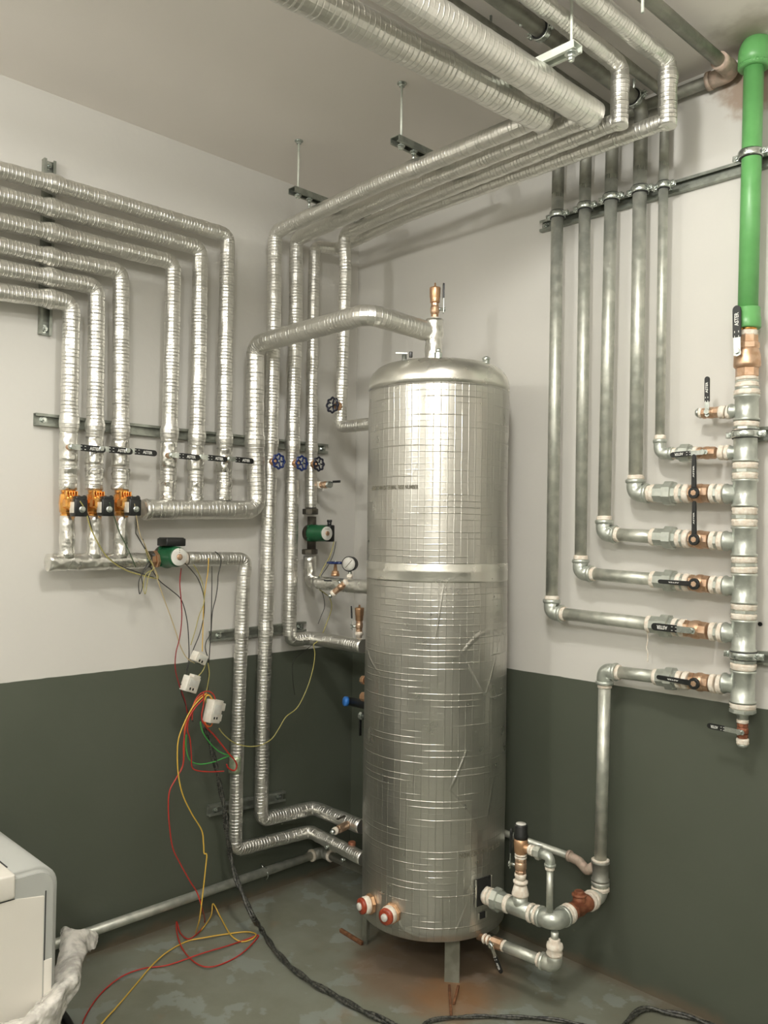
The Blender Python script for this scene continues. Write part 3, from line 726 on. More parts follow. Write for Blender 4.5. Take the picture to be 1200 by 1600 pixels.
for (a, b), nx in zip(pts_m, pts_m[1:]+[None]):
    if nx is None: break
    c0, c1 = b, nx[0]; seal(t, c0, c0.lerp(c1, .42), RM*1.05); m = MB(); m.hexn(c0.lerp(c1, .4), c0.lerp(c1, .62), RM*1.09, 8); m.build('nipple_hex', 'fitting', t); seal(t, c0.lerp(c1, .6), c1, RM*1.07)
b = pts_m[-1][1]
seal(t, b, b-Z*.018, RM*1.07)
m = MB(); m.hexn(b-Z*.017, b-Z*.03, RM*1.12, 8); m.lathe(b-Z*.03, -Z, [(0, .026), (.008, .016), (.022, .0155)], 20); m.build('reducer_cap', 'fitting', t)
c0 = b-Z*.052
seal(t, c0+Z*.004, c0-Z*.008, .0165)
seal(t, c0-Z*.052, c0-Z*.07, .0175)
tv = thing('ball_valve', 'small drain valve hanging under the manifold, ASTER handle pointing left', 'valve', tuple(c0-Z*.03))
cv = c0-Z*.03
m = MB(); m.hexn(cv+Z*.022, cv+Z*.010, .0155, 8); m.lathe(cv-Z*.012, Z, [(0, .013), (.006, .0165), (.018, .0165), (.024, .013)], 20); m.hexn(cv-Z*.010, cv-Z*.022, .0155, 8); m.build('body', 'rust', tv)
m = MB(); m.lathe(cv-Z*.038, -Z, [(0, .0155), (.004, .016), (.010, .012), (.012, .004)], 18); m.build('spout', 'fitting', tv)
lever(tv, cv, -Y, -X+Z*.03, .096, .0165, 'A', .024, .55)
# top of manifold: union to brass valve to the green main
a = pts_m[0][0]; top = rp(1168, 520)
seal(t, a, a+Z*.018, RM*1.08); m = MB(); m.cyl(a+Z*.016, a+Z*.024, RM*1.0, 24, bev=.001); m.build('nipple_hex', 'fitting', t); seal(t, a+Z*.023, a+Z*.040, RM*.98)
m = MB(); m.hexn(a+Z*.039, a+Z*.045, RM*.98, 8); m.build('nipple_hex', 'fitting', t); seal(t, a+Z*.044, a+Z*.056, RM*.95)
cb = rp(1167, 552); lo_ = a+Z*.055
hi_ = rp(1168, 524)
tv = thing('ball_valve', 'large brass main valve under green pipe, wide ASTER handle pointing up', 'valve', tuple(cb))
m = MB(); L_ = (hi_-lo_).length
m.lathe(lo_, hi_-lo_, [(0, RM*.9), (.002, RM*.97), (L_*.2, RM*.97), (L_*.21, RM*.88)], 8, .2, False)
m.lathe(lo_, hi_-lo_, [(L_*.2, RM*.95), (L_*.25, RM*1.13), (L_*.30, RM*1.15), (L_*.5, RM*1.12), (L_*.62, RM*1.0), (L_*.68, RM*.93)], 26)
m.lathe(lo_, hi_-lo_, [(L_*.66, RM*.95), (L_*.68, RM*1.02), (L_*.8, RM*1.02), (L_*.82, RM*.9), (L_, RM*.88)], 8, .2, False)
m.build('body', 'brass', tv)
seal(tv, hi_-Z*.004, hi_+Z*.014, RM*.86)
lever(tv, cb-X*.008-Z*.0, -Y, Z-X*.01, .135, .0245, 'A', RM*1.15+.01, .70)
# green main
gt = thing('water_main', 'bright green plastic water main at the right edge', 'pipe', tuple(hi_))
gb = rp(1168, 505); g1 = rp(1178, 100); ga = (g1-gb).normalized()
m = MB(); m.cyl(gb, g1, .0285, 28); m.build('pipe', 'ppr', gt)
m = MB(); m.lathe(gb+ga*.045, -ga, [(0, .029), (.0, .034), (.003, .0355), (.028, .0358), (.03, .0375), (.058, .038), (.062, .036), (.062, .03)], 30); m.build('coupling', 'ppr', gt)
m = MB(); m.cyl(hi_+Z*.012, gb-ga*.012, .026, 22, bev=.002); m.build('brass_insert', 'brass_new', gt)
m = MB(); m.sweep([g1-ga*.01, g1+ga*.055, g1+ga*.055+Y*.07], .045, 26, .05, .02); m.lathe(g1-ga*.014, ga, [(0, .030), (0, .042), (.005, .045), (.012, .045)], 30); m.build('elbow', 'ppr', gt)
pipe_clamp('steel clamp round the green water main on the long rail', rp(1173, 242), ga, .0285, X, -Y, YO-.025)
pipe_clamp('upper clamp around the galvanised manifold', rp(1165, 679), Z, RM, X, -Y, YO-.026)
pipe_clamp('lower clamp around the galvanised manifold', rp(1162, 1024), Z, RM, X, -Y, YO-.026)
# small valve on the topmost tee
c = rp(1114, 645)
seal(t, rp(1134, 644), rp(1124, 644), .020); seal(t, rp(1143, 644), rp(1136, 644), .021)
tv = ball_valve('small capped brass valve at manifold top, thin ASTER handle pointing straight up', rp(1111, 645), X, -Y, Z, .0155, .055, .108, 'A', w_=.0155, gripfrac=.72)
m = MB(); m.lathe(rp(1098, 645), -X, [(0, .015), (.006, .0165), (.009, .0165)], 20); m.build('seal_ring', 'seal', tv, jitter=.001)
m = MB(); m.lathe(rp(1093, 645), -X, [(0, .014), (.004, .015), (.010, .011), (.012, .003)], 20); m.build('plug', 'zinc', tv)

# seventh branch, low: manifold bottom tee to the vertical towards the tank
E = rp(945, 1048); T = rp(1138, 1071); hx = (T-E).normalized(); r = .0205
def at(px):
    y = 1048+(1071-1048)*(px-945)/(1138-945); p = rp(px, y); return E+hx*((p-E).dot(hx))
Bt = rp(938, 1348)
t = thing('steel_pipe', 'galvanised pipe from manifold bottom down dark wall to tank connection', 'pipe', tuple(Bt))
m = MB(); m.cyl(E+Z*-.05, Bt, r, 20); m.cyl(E+hx*.05, at(1023), r, 20); m.build('pipe', 'galv', t)
fr = r*1.28; m = MB(); m.sweep([E-Z*.042, E, E+hx*.042], fr, 20, fr*1.25, .02); m.cyl(E-Z*.046, E-Z*.034, fr*1.13, 22, bev=.002); m.cyl(E+hx*.034, E+hx*.046, fr*1.13, 22, bev=.002); m.build('elbow', 'fitting', t)
seal(t, E-Z*.045, E-Z*.058, r*1.17); seal(t, E+hx*.045, E+hx*.058, r*1.17); seal(t, at(1022), at(1029), r*1.25)
m = MB(); m.hexn(at(1028), at(1046), r*1.4, 8); m.hexn(at(1042), at(1055), r*1.8, 8); m.hexn(at(1054), at(1060), r*1.4, 8); m.build('union', 'fitting', t)
seal(t, at(1059), at(1066), r*1.33); seal(t, at(1068), at(1077), r*1.38); seal(t, at(1111), at(1119), r*1.38); seal(t, at(1122), at(1131), r*1.42)
ball_valve('brass valve on lowest manifold branch above dark paint, black handle pointing left', at(1094), hx, -Y, -X+Z*.035, .0255, .062, .122, 'B', w_=.0135)
# coupling tee, elbow, check valve, bend, tee, tank
c1 = rp(938, 1345); c2 = rp(938, 1376); zb = .31
m = MB(); L_ = (c1-c2).length; m.lathe(c2, Z, [(0, .0275), (0, .030), (.006, .0305), (.009, .0265), (L_-.009, .0265), (L_-.006, .0305), (L_, .030), (L_, .024)], 26)
m.build('coupling_tee', 'galv_dull', t); seal(t, c1, c1+Z*.006, .029)
seal(t, c2, c2-Z*.012, .0285); m = MB(); m.cyl(c2-Z*.011, c2-Z*.02, .026, 20); m.build('nipple', 'fitting', t); seal(t, c2-Z*.019, c2-Z*.034, .0295)
def on_tank(px, py):
    d = ray(px, py); o_ = CAM-V((.82, -.342, 0)); A = d.x**2+d.y**2; B_ = 2*(o_.x*d.x+o_.y*d.y); C_ = o_.x**2+o_.y**2-.252**2
    return CAM+d*((-B_-math.sqrt(max(0, B_*B_-4*A*C_)))/2/A)
zb = .300
bend = FZ(867, 1440, zb); BY = bend.y; T0 = on_tank(757, 1395); T0.z = zb; td_ = (T0-bend).normalized()
e_ = V((c2.x, c2.y, zb))
def tq(s_): return bend+td_*s_
dv = (bend-e_).normalized()
m = MB(); m.sweep([V((c2.x, c2.y, zb+.045)), e_, e_+dv*.045], .026, 22, .034, .02); m.cyl(e_+Z*.032, e_+Z*.045, .03, 22, bev=.002); m.build('elbow', 'galv', t)
D_ = (bend-e_).length
seal(t, e_+dv*.046, e_+dv*.060, .031); seal(t, e_+dv*.064, e_+dv*.078, .031)
m = MB(); m.cyl(e_+dv*.058, e_+dv*.066, .027, 20); m.build('nipple', 'fitting', t)
ch0 = e_+dv*.080; ch1 = bend-dv*.088
tc = thing('check_valve', 'rusty brown check valve in low pipe near the right of tank', 'valve', tuple(ch0))
m = MB(); Lc = (ch1-ch0).length; m.lathe(ch0, dv, [(0, .025), (.004, .0275), (.014, .0275), (.018, .023), (Lc*.5, .028), (Lc-.018, .023), (Lc-.014, .0275), (Lc-.004, .0275), (Lc, .025)], 24)
cc = ch0+dv*Lc*.5; m.cyl(cc, cc+Z*.045, .0205, 22); m.cyl(cc+Z*.036, cc+Z*.044, .024, 24, bev=.002); m.build('body', 'rust', tc)
m = MB(); m.hexn(cc+Z*.044, cc+Z*.053, .016, 8); m.build('cap', 'rust', tc)
seal(t, bend-dv*.084, bend-dv*.070, .031); seal(t, bend-dv*.066, bend-dv*.054, .031); m = MB(); m.cyl(bend-dv*.072, bend-dv*.05, .026, 20); m.build('nipple', 'fitting', t)
t2 = thing('tank_connection', 'galvanised bend, tee and union joining low pipe to tank side', 'pipe', tuple(bend))
m = MB(); m.sweep([bend-dv*.050, bend, tq(.054)], .0285, 24, .045, .02); m.cyl(bend-dv*.054, bend-dv*.042, .032, 24, bev=.002); m.cyl(tq(.046), tq(.058), .032, 24, bev=.002)
m.build('bend', 'fitting', t2)
seal(t2, tq(.058), tq(.071), .030); m = MB(); m.cyl(tq(.069), tq(.081), .026, 20); m.build('nipple', 'fitting', t2); seal(t2, tq(.079), tq(.091), .0295)
TS = .128
m = MB(); m.cyl(tq(TS-.038), tq(TS+.04), .027, 24, bev=.003); m.cyl(tq(TS), tq(TS)+Z*.042, .024, 22); m.build('tee', 'fitting', t2)
seal(t2, tq(TS+.04), tq(TS+.054), .029)
LT = (T0-bend).length
m = MB(); m.hexn(tq(TS+.053), tq(LT-.062), .030, 8); m.hexn(tq(LT-.064), tq(LT-.040), .038, 8); m.build('union', 'fitting', t2)
seal(t2, tq(LT-.040), tq(LT-.024), .029); seal(t2, tq(LT-.020), tq(LT-.004), .028)
m = MB(); m.cyl(tq(LT-.026), tq(LT+.02), .023, 20); m.build('nipple', 'fitting', t2)
# relief valve column
rvb = tq(TS)+Z*.042
tr = thing('relief_valve', 'safety valve with black knob and brass body beside the tank', 'valve', tuple(rvb))
m = MB(); m.lathe(rvb, Z, [(0, .027), (.006, .028), (.03, .021), (.034, .018)], 22); m.lathe(rvb+Z*.036, Z, [(0, .018), (.004, .0235), (.010, .0235), (.014, .017)], 22); m.lathe(rvb+Z*.052, Z, [(0, .0165), (.01, .019), (.018, .018)], 22); m.build('paste_joint', 'seal', tr, jitter=.0016)
m = MB(); m.hexn(rvb+Z*.069, rvb+Z*.080, .018, 8); m.lathe(rvb+Z*.080, Z, [(0, .016), (.006, .019), (.022, .019), (.028, .016)], 22); m.hexn(rvb+Z*.106, rvb+Z*.118, .019, 8)
m.build('lower_body', 'brass', tr)
seal(tr, rvb+Z*.118, rvb+Z*.124, .019); seal(tr, rvb+Z*.127, rvb+Z*.133, .019)
m = MB(); m.lathe(rvb+Z*.132, Z, [(0, .017), (.006, .021), (.03, .0225), (.046, .0225), (.05, .018)], 24); s_ = rvb+Z*.155; m.cyl(s_, s_+X*.035, .014, 18, bev=.001); m.build('valve_body', 'copper', tr)
m = MB(); m.lathe(rvb+Z*.180, Z, [(0, .021), (.004, .0235), (.012, .0235), (.016, .0215), (.042, .021), (.046, .019), (.046, 0)], 24); kn = m.build('knob', 'black', tr)
m = MB(); m.lathe(rvb+Z*.226, Z, [(0, .0165), (.003, .0155), (.003, 0)], 22); m.build('cap_disc', 'plate', kn, 'pale grey top disc')
lever(tr, rvb+Z*.094, -X-Y*.4, Z+X*.02, .115, .018, 'A', .032, .68)
# outlet with union, elbow, thin pipe down
s_ = rvb+Z*.155+X*.034; od = X
tt = thing('drain_pipe', 'thin discharge pipe from safety valve bending down behind the elbow', 'pipe', tuple(s_))
xe2 = bend.x-.012
seal(tt, s_, s_+od*.008, .016); seal(tt, s_+od*.010, s_+od*.018, .0165)
m = MB(); m.hexn(s_+od*.018, s_+od*.03, .017, 8); m.hexn(s_+od*.028, s_+od*.044, .0225, 8); m.build('union', 'galv', tt)
ce = V((xe2, s_.y+.0, s_.z)); ce = V((s_.x+.078, s_.y, s_.z))
m = MB(); m.sweep([s_+od*.044, ce, ce-Z*.03], .0155, 18, .02, .02); m.cyl(ce-Z*.022, ce-Z*.03, .018, 18, bev=.001); m.build('elbow', 'fitting', tt)
seal(tt, ce-Z*.030, ce-Z*.042, .0145)
m = MB(); m.cyl(ce-Z*.04, V((ce.x, ce.y, zb+.028)), .0105, 16); m.build('pipe', 'galv', tt)
# lower return below the bend, to the small tank drain
lz = zb-.135
q0 = bend-Z*.03
tl = thing('return_pipe', 'lower galvanised pipe from under the bend back to tank drain valve', 'pipe', tuple(q0))
m = MB(); m.cyl(q0, q0-Z*.03, .012, 16); m.build('nipple', 'galv', tl)
m = MB(); m.lathe(q0-Z*.02, -Z, [(0, .012), (.005, .018), (.012, .016), (.016, .023), (.026, .026), (.032, .025), (.036, .022), (.046, .026), (.054, .0245)], 20); m.build('paste_joint', 'seal', tl, jitter=.0022)
ez = V((bend.x, bend.y, lz)); dvl = on_tank(752, 1440)-ez; dvl.z = 0; LL = dvl.length; dvl.normalize()
m = MB(); m.sweep([V((ez.x, ez.y, q0.z-.065)), ez, ez+dvl*.045], .0235, 20, .03, .02); m.cyl(ez+dvl*.036, ez+dvl*.047, .027, 20, bev=.002); m.build('elbow', 'galv', tl)
seal(tl, ez+dvl*.046, ez+dvl*.06, .021)
dend = ez+dvl*(LL-.085)
m = MB(); m.cyl(ez+dvl*.055, dend, .0175, 18); m.build('pipe', 'galv', tl)
# small drain valve on tank
vv = ez+dvl*(LL-.05)
td = thing('ball_valve', 'small drain valve low on tank side, wrapped in white thread paste', 'valve', tuple(vv))
a = ez+dvl*(LL+.012); DX = -dvl
m = MB(); m.cyl(a, a+DX*.11, .0115, 16); m.hexn(a+DX*.055, a+DX*.095, .0185, 8); m.build('body', 'brass', td)
m = MB()
for k_, rr in ((.022, .017), (.036, .0165), (.05, .016)): m.lathe(a+DX*k_, DX, [(0, rr*.8), (.004, rr), (.009, rr*.8)], 18)
m.lathe(a+DX*.094, DX, [(0, .015), (.005, .019), (.012, .018), (.015, .012)], 18); m.build('thread_seal', 'seal', td, jitter=.0016)
lever(td, a+DX*.07, -Y, (X*.5-Z*.85), .085, .015, 'A', .024, .6)
# thin pipe along back wall joining the tee
ta = RW(700, 1272, .05); tb = RW(905, 1349, .05); tb.z = ta.z = .385
tp = thing('thin_steel_pipe', 'thin pipe along the dark right wall, behind the tank to vertical pipe', 'pipe', tuple(tb))
m = MB(); m.cyl(V((.50, -.05, .392)), V((1.20, -.05, .383)), .0125, 16); m.build('pipe', 'galv', tp)
m = MB(); m.sweep([V((1.19, -.05, .383)), V((1.235, -.05, .375)), V((1.275, -.065, .36)), c1.lerp(c2, .35)-X*.02], .0165, 16, .02, .02); m.cyl(V((1.19, -.05, .383)), V((1.20, -.05, .383)), .0195, 16)
m.build('elbow', 'pinkish', tp)

# ------------------------------------------------------------------ ceiling pipe at the upper right and wall stub
zg = 2.935
ga_ = FZ(1128, 98, zg); gb_ = FZ(1022, 6, zg); dg_ = (gb_-ga_).normalized(); far = ga_+dg_*3.3
tg = thing('ceiling_pipe', 'thin grey-green pipe fixed to the ceiling, turning left along right wall', 'pipe', tuple(ga_))
m = MB(); m.cyl(ga_, far, .019, 18); m.build('pipe', 'galv_dull', tg)
wy = -.035; w1 = V((ga_.x-.02, wy, zg)); w0 = V((.9, wy, zg))
m = MB(); m.cyl(w1-X*.03, w0, .019, 18); m.build('wall_pipe', 'galv_dull', tg)
m = MB(); m.sweep([ga_+dg_*.02, V((ga_.x+.004, wy, zg)), w1-X*.05], .026, 20, .03, .02); m.cyl(w1-X*.045, w1-X*.058, .029, 20); m.build('elbow', 'pinkish', tg)

# clamps of the dark overhead pipe
cE = rows[3]; CL = rp(*cE['clamp'])
ring = V((CL.x+.004, 0, ZE)); ry = FZ(832, 55, ZE).y
pipe_clamp('rubber-lined clamp round the dark bare overhead pipe', V((ring.x, ry, ZE)), Y, .0225, X, Z, -.16)
pipe_clamp('clamp at the bend of dark bare pipe under right foil drop', V((CL.x+.004, -YO-.05, ZE)), Y, .0225, X, Z, -.16)

# ------------------------------------------------------------------ the tank
tank = thing('storage_tank', 'tall foil-jacketed hot water tank on legs in the corner', 'tank', (TC.x, TC.y, 0))
ZB, ZT = .166, 2.015
def dent(p): return noise.noise(V((p.x*3, p.y*3, p.z*2.2)))*.0035 + noise.noise(p*9)*.0012
def tankskin(name, prof, mat, parent, seg=96):
    m = MB(); rings = []; us = []; acc = 0
    for i, (z, r) in enumerate(prof):
        if i: acc += math.hypot(z-prof[i-1][0], r-prof[i-1][1])
        ring = []
        for j in range(seg):
            th = 2*PI*j/seg; d = V((math.cos(th), math.sin(th), 0)); p = V((TC.x, TC.y, z))+d*r
            ring.append(p + d*(dent(p) if r > .1 else 0))
        rings.append(ring); us.append(acc)
    m.ring_strip(rings, us, 2*PI*TR, caps=True); return m.build(name, mat, parent)
N_ = 60
body = tankskin('jacket', [(ZB, TR-.006)] + [(ZB+.004+(ZT-ZB-.004)*k/N_, TR) for k in range(N_+1)], 'foil_tank', tank)
prof = [(ZT-.014, TR+.0002)] + [(ZT+.078*math.sin(a), TR+.001-.068*(1-math.cos(a))) for a in [PI/2*k/10 for k in range(0, 11)]] + [(ZT+.082, .15), (ZT+.086, .08), (ZT+.088, .03), (ZT+.089, .001)]
M['foil_top'] = foil('foil_cap', .2, .2, amp_u=0, amp_v=0, crumple=.004, cscale=10, rough=.28, crease=.001, col=(.74, .73, .67))
tankskin('top_cover', prof, 'foil_top', tank)
zb0 = 1.372
tankskin('tape_band', [(zb0-.036, TR+.0004), (zb0-.03, TR+.001), (zb0-.004, TR+.0012), (zb0, TR+.0022), (zb0+.004, TR+.0012), (zb0+.022, TR+.0009), (zb0+.026, TR+.0004)], 'foil_top', tank)
m = MB(); m.lathe(TC+Z*(ZB+.012), -Z, [(0, .23), (.004, .236), (.008, .22), (.045, .14), (.055, .0)], 40); m.build('bottom_head', 'iron', tank)
# printed line on the foil
def arc_text(m, txt, ang, z, w_, h_, slope=0):
    def bend_(x, y):
        a = ang + x/TR; d = V((math.cos(a), math.sin(a), 0)); p = V((TC.x, TC.y, z+y+slope*x))
        return p + d*(TR+.0018+max(0, dent(p+d*TR)))
    def nn(x): a = ang+x/TR; return V((math.cos(a), math.sin(a), 0))
    put_text(m, txt, None, None, None, nn, w_, h_, bend_)
def ang_of(px, py):
    d = ray(px, py); o_ = CAM-TC; A = d.x**2+d.y**2; B_ = 2*(o_.x*d.x+o_.y*d.y); C_ = o_.x**2+o_.y**2-TR**2
    t_ = (-B_-math.sqrt(max(0, B_*B_-4*A*C_)))/2/A; p = CAM+d*t_; return math.atan2(p.y-TC.y, p.x-TC.x), p
a0, p0 = ang_of(582, 762); a1, p1 = ang_of(654, 762)
m = MB(); arc_text(m, 'HERSEY 2 MM ISI TERMAL  RISE NUMBER', (a0+a1)/2, (p0.z+p1.z)/2, (a1-a0)*TR, .014); m.build('lettering', 'ink', tank, 'faint grey printed line on the foil')
a0, p0 = ang_of(718, 1333); a1, p1 = ang_of(780, 1322)
m = MB(); arc_text(m, 'NOM E 26  MAT  FOIL ISI 85', (a0+a1)/2, (p0.z+p1.z)/2, (a1-a0)*TR, .016, 0); m.build('lettering', 'ink', tank, 'faint dark printed line low on the foil')
# cut-outs round the lower connections
for (px, py, hw, hh) in ((755, 1392, .034, .044), (753, 1430, .014, .010)):
    an, p = ang_of(px, py); d = V((math.cos(an), math.sin(an), 0)); s_ = Z.cross(d)
    m = MB(); m.box(p+d*.0005, s_*hw, d*.0025, Z*hh); m.build('cut_out', 'deadblack', tank)
    e = MB()
    for sg in (-1, 1): e.box(p+s_*sg*(hw+.002)+d*.002, s_*.003, d*.002, Z*hh, .0006)
    e.build('cut_edge', 'foil_top', tank)
# two plugged heater sockets
for (px, py), lab in (((573, 1414), 'left plugged socket, red sealed'), ((606, 1428), 'right plugged socket, red sealed')):
    an, p = ang_of(px+7, py-2); d = V((math.cos(an), math.sin(an), 0)); p = p-d*.006
    m = MB(); m.hexn(p+d*.004, p+d*.018, .034, 8); s_ = m.build('socket', 'copper', tank, lab)
    m = MB(); m.lathe(p+d*.016, d, [(0, .027), (.004, .029), (.018, .028), (.022, .024)], 22); m.build('thread_seal', 'seal', s_, jitter=.0015)
    m = MB(); m.lathe(p+d*.036, d, [(0, .025), (.003, .027), (.012, .026), (.014, .017), (.014, 0)], 22); m.build('plug', 'redcap', s_, jitter=.001)
    m = MB(); m.lathe(p+d*.049, d, [(0, .0125), (.006, .0125), (.009, .010), (.009, 0)], 20); m.build('white_cap', 'plate', s_)
# legs
def leg(foot, dirv, top_z, w_=.05):
    f = V(foot); d = V(dirv).normalized(); s_ = Z.cross(d)
    m = MB(); m.prism([(-w_/2, 0), (w_/2, 0), (w_/2, -.005), (-w_/2+.005, -.005), (-w_/2+.005, -w_), (-w_/2, -w_)], f, s_, d, Z, top_z); return m.build('leg', 'legsteel', tank)
fl = FZ(706, 1535); leg(fl, fl-TC+V((-.02, -.10, 0)), .20)
fl2 = FZ(569, 1474); leg(fl2, (-.2, -1, 0), .2, .028)
leg(TC+V((-.05, .19, 0)), (-.2, 1, 0), .2)
# fittings on top
rgt_ = (X*.67+Y*.74).normalized()
q = V((.940, -.480, 2.068)); m = MB(); m.cyl(q-Z*.01, q+Z*.040, .010, 16); m.hexn(q+Z*.022, q+Z*.042, .0145, 8); m.cyl(q+Z*.042, q+Z*.056, .008, 14, bev=.002); m.build('top_fitting', 'zinc', tank)
q = V((1.029, -.332, 2.052)); m = MB(); m.cyl(q-Z*.01, q+Z*.048, .012, 16, bev=.002); m.ball(q+Z*.048, .014, Z, .6); m.build('top_fitting', 'zinc', tank)
q = V((.835, -.536, 2.064)); m = MB(); m.cyl(q-Z*.01, q+Z*.045, .0085, 16); m.box(q+Z*.050-rgt_*.010, rgt_*.020, rgt_.cross(Z)*.005, Z*.0018); m.build('top_fitting', 'zinc', tank)
m = MB(); m.box(q+Z*.046+rgt_*.022, rgt_*.006, rgt_.cross(Z)*.005, Z*.010, .002); m.build('top_knob', 'black', tank)

# air vent and valve on top of the big pipe
q = onp(689, 498, 1, -.352); q = V((.805, -.352, q.z))
tv = thing('air_vent', 'copper automatic air vent with tiny black lever above the tank', 'vent', tuple(q))
m = MB(); m.lathe(q-Z*.012, Z, [(0, .017), (.006, .020), (.012, .016), (.016, .019), (.022, .015)], 20); m.build('thread_seal', 'seal', tv, jitter=.001)
m = MB(); m.hexn(q+Z*.008, q+Z*.020, .0145, 8); m.lathe(q+Z*.020, Z, [(0, .013), (.008, .0165), (.024, .0165), (.032, .014)], 20); m.hexn(q+Z*.05, q+Z*.062, .015, 8); m.build('valve_body', 'brass', tv)
m = MB(); m.lathe(q+Z*.062, Z, [(0, .014), (.003, .0180), (.006, .0172), (.020, .0182), (.022, .0190), (.052, .0200), (.056, .0195), (.057, .005), (.064, .004), (.074, .0025)], 22); m.build('float_chamber', 'copper', tv)
rgt = (X*.67+Y*.74)
lever(tv, q+Z*.040, rgt, Z, .096, .016, 'A', .030, .58)

# rust bars sticking along the floor in front of the leg
for (a, b, lab) in (((702, 1540), (705, 1588), 'rusty steel bar on floor pointing from tank leg to viewer'), ((716, 1541), (709, 1568), 'short rusty steel bar beside the longer one at tank leg')):
    tag(MB().box((FZ(*a, .006)+FZ(*b, .006))/2, (FZ(*b, .006)-FZ(*a, .006))/2, (FZ(*b, .006)-FZ(*a, .006)).cross(Z).normalized()*.004, Z*.005, .0015).build('rusty_bar', 'rebar'), lab, 'bar')
a, b = FZ(532, 1453, .008), FZ(566, 1474, .008)
tag(MB().box((a+b)/2, (b-a)/2, (b-a).cross(Z).normalized()*.006, Z*.007, .002).build('rusty_bar', 'rebar'), 'rusty flat strip on floor left of tank, by its left leg', 'bar')

# ------------------------------------------------------------------ pumps
def pump(label, c, flow, face, box_dir, R, L_, nuts):
    c, fl_, fc, bd = V(c), V(flow).normalized(), V(face).normalized(), V(box_dir).normalized(); sd = fl_.cross(fc)
    t = thing('circulation_pump', label, 'pump', tuple(c), 'green circulation pumps')
    m = MB(); m.lathe(c-fc*.028, fc, [(0, R*.7), (.008, R*1.0), (.03, R*1.02), (.036, R*.95)], 28); m.cyl(c-fl_*.07, c+fl_*.07, .019, 20); m.build('volute', 'iron', t)
    m = MB(); m.lathe(c+fc*.008, fc, [(0, R*1.08), (.006, R*1.1), (.010, R*.98), (L_*.85, R*.93), (L_*.97, R*.86), (L_, R*.8), (L_, 0)], 32)
    for k in range(4):
        a = PI/4+PI/2*k; q = c+fc*.006+(fl_*math.cos(a)+sd*math.sin(a))*R*1.05; m.cyl(q, q+fc*.012, .007, 12)
    mo = m.build('motor', 'pump_green', t)
    m = MB(); e = c+fc*(L_+.0085); m.lathe(e, fc, [(0, R*.80), (.002, R*.80), (.003, R*.77), (.003, 0)], 30); pl = m.build('name_plate', 'plate', mo)
    m = MB(); m.lathe(e+fc*.003, fc, [(0, R*.27), (.004, R*.27), (.005, R*.2), (.005, 0)], 20); m.build('centre_screw', 'brass', pl)
    m = MB()
    for k in range(4): m.box(e+fc*.0036+Z*(R*.5)+sd*(k-1.5)*.007 if abs(fl_.z) < .5 else e+fc*.0035+Z*R*.5+Y*(k-1.5)*.006, fc*.0002, Z*.0012, Y*.002)
    m.build('print', 'ink', pl)
    bc = c+fc*(L_*.45)+bd*(R+.012)
    ot = fc.cross(bd)
    m = MB(); m.box(bc, fc*(L_*.42), ot*(R*.98), bd*.014, .004); m.box(bc+bd*.013, fc*(L_*.36), ot*(R*.85), bd*.004, .002)
    bx_ = m.build('terminal_box', 'black', t)
    g_ = bc+fc*(L_*.2)+(Z if abs(bd.z) < .5 else -ot)*(R*.98)
    gd = Z if abs(bd.z) < .5 else (-Y)
    m = MB(); m.cyl(g_-gd*.004, g_+gd*.014, .009, 14, bev=.001); m.cyl(g_+gd*.012, g_+gd*.022, .011, 14, bev=.001); m.build('cable_gland', 'black', bx_)
    for a, b, r_, mt in nuts:
        m = MB(); m.hexn(V(a), V(b), r_, 8); m.build('union_nut', mt, t)
    return t
cp = LW(259, 869, .085)
pump('green circulation pump lying in the left header line among wires', cp, Y, X, Z, .040, .085,
     [(LW(229, 875, .085), LW(233, 875, .085), .030, 'iron'), (LW(233, 875, .085), LW(240, 874, .085), .024, 'copper'), (LW(240, 874, .085), LW(245, 873, .085), .033, 'copper')])
seal(bpy.context.scene.objects['circulation_pump'], LW(279, 873, .085), LW(284, 873, .085), .029)
seal(bpy.context.scene.objects['circulation_pump'], LW(285, 873, .085), LW(291, 873, .085), .024)
cp2 = LW(487, 833, .085)
pump('green circulation pump standing in the corner pipe beside pressure gauge', cp2, Z, X, Y, .036, .090,
     [(LW(485, 804, .085), LW(485, 795, .085), .034, 'iron'), (LW(484, 866, .085), LW(484, 858, .085), .034, 'iron')])

# ------------------------------------------------------------------ gate valves with hand wheels
def wheel(t, c, ax, R, mat, lobes=8):
    c, ax = V(c), V(ax).normalized(); u, v_ = perp(ax)
    m = MB(); m.torus(c, ax, R, .0048, 64, 8, lambda th: 1+.085*math.cos(lobes*th)); m.cyl(c-ax*.004, c+ax*.004, .0075, 16)
    for k in range(5):
        a = 2*PI*k/5; d = u*math.cos(a)+v_*math.sin(a); m.cyl(c+d*.005, c+d*R, .0036, 8)
    w__ = m.build('hand_wheel', mat, t)
    m = MB(); m.hexn(c+ax*.003, c+ax*.008, .006); m.build('wheel_nut', 'zinc', w__)
def gate(label, c, ax, R, mat, reach, bon='copper', st=.02):
    c, ax = V(c), V(ax).normalized(); t = thing('gate_valve', label, 'valve', tuple(c))
    m = MB(); m.lathe(c+ax*st, ax, [(0, .0165), (.004, .0175), (.012, .0165), (.014, .012), (.02, .012), (.022, .009), (reach-st-.004, .005)], 20); m.hexn(c+ax*(st+.012), c+ax*(st+.022), .0145)
    m.build('bonnet', bon, t); wheel(t, c+ax*reach, ax, R, mat); return t
gate('gate valve with dark blue wheel on first full-height foil pipe', LW(421, 722, .085), X, .027, 'bluewheel', .062)
gate('gate valve with dark blue wheel on second full-height foil pipe', LW(456, 725, .085), X, .027, 'bluewheel', .066)
gate('gate valve with near-black wheel on slim corner foil pipe', LW(485, 726, .085), X, .026, 'blackwheel', .055)
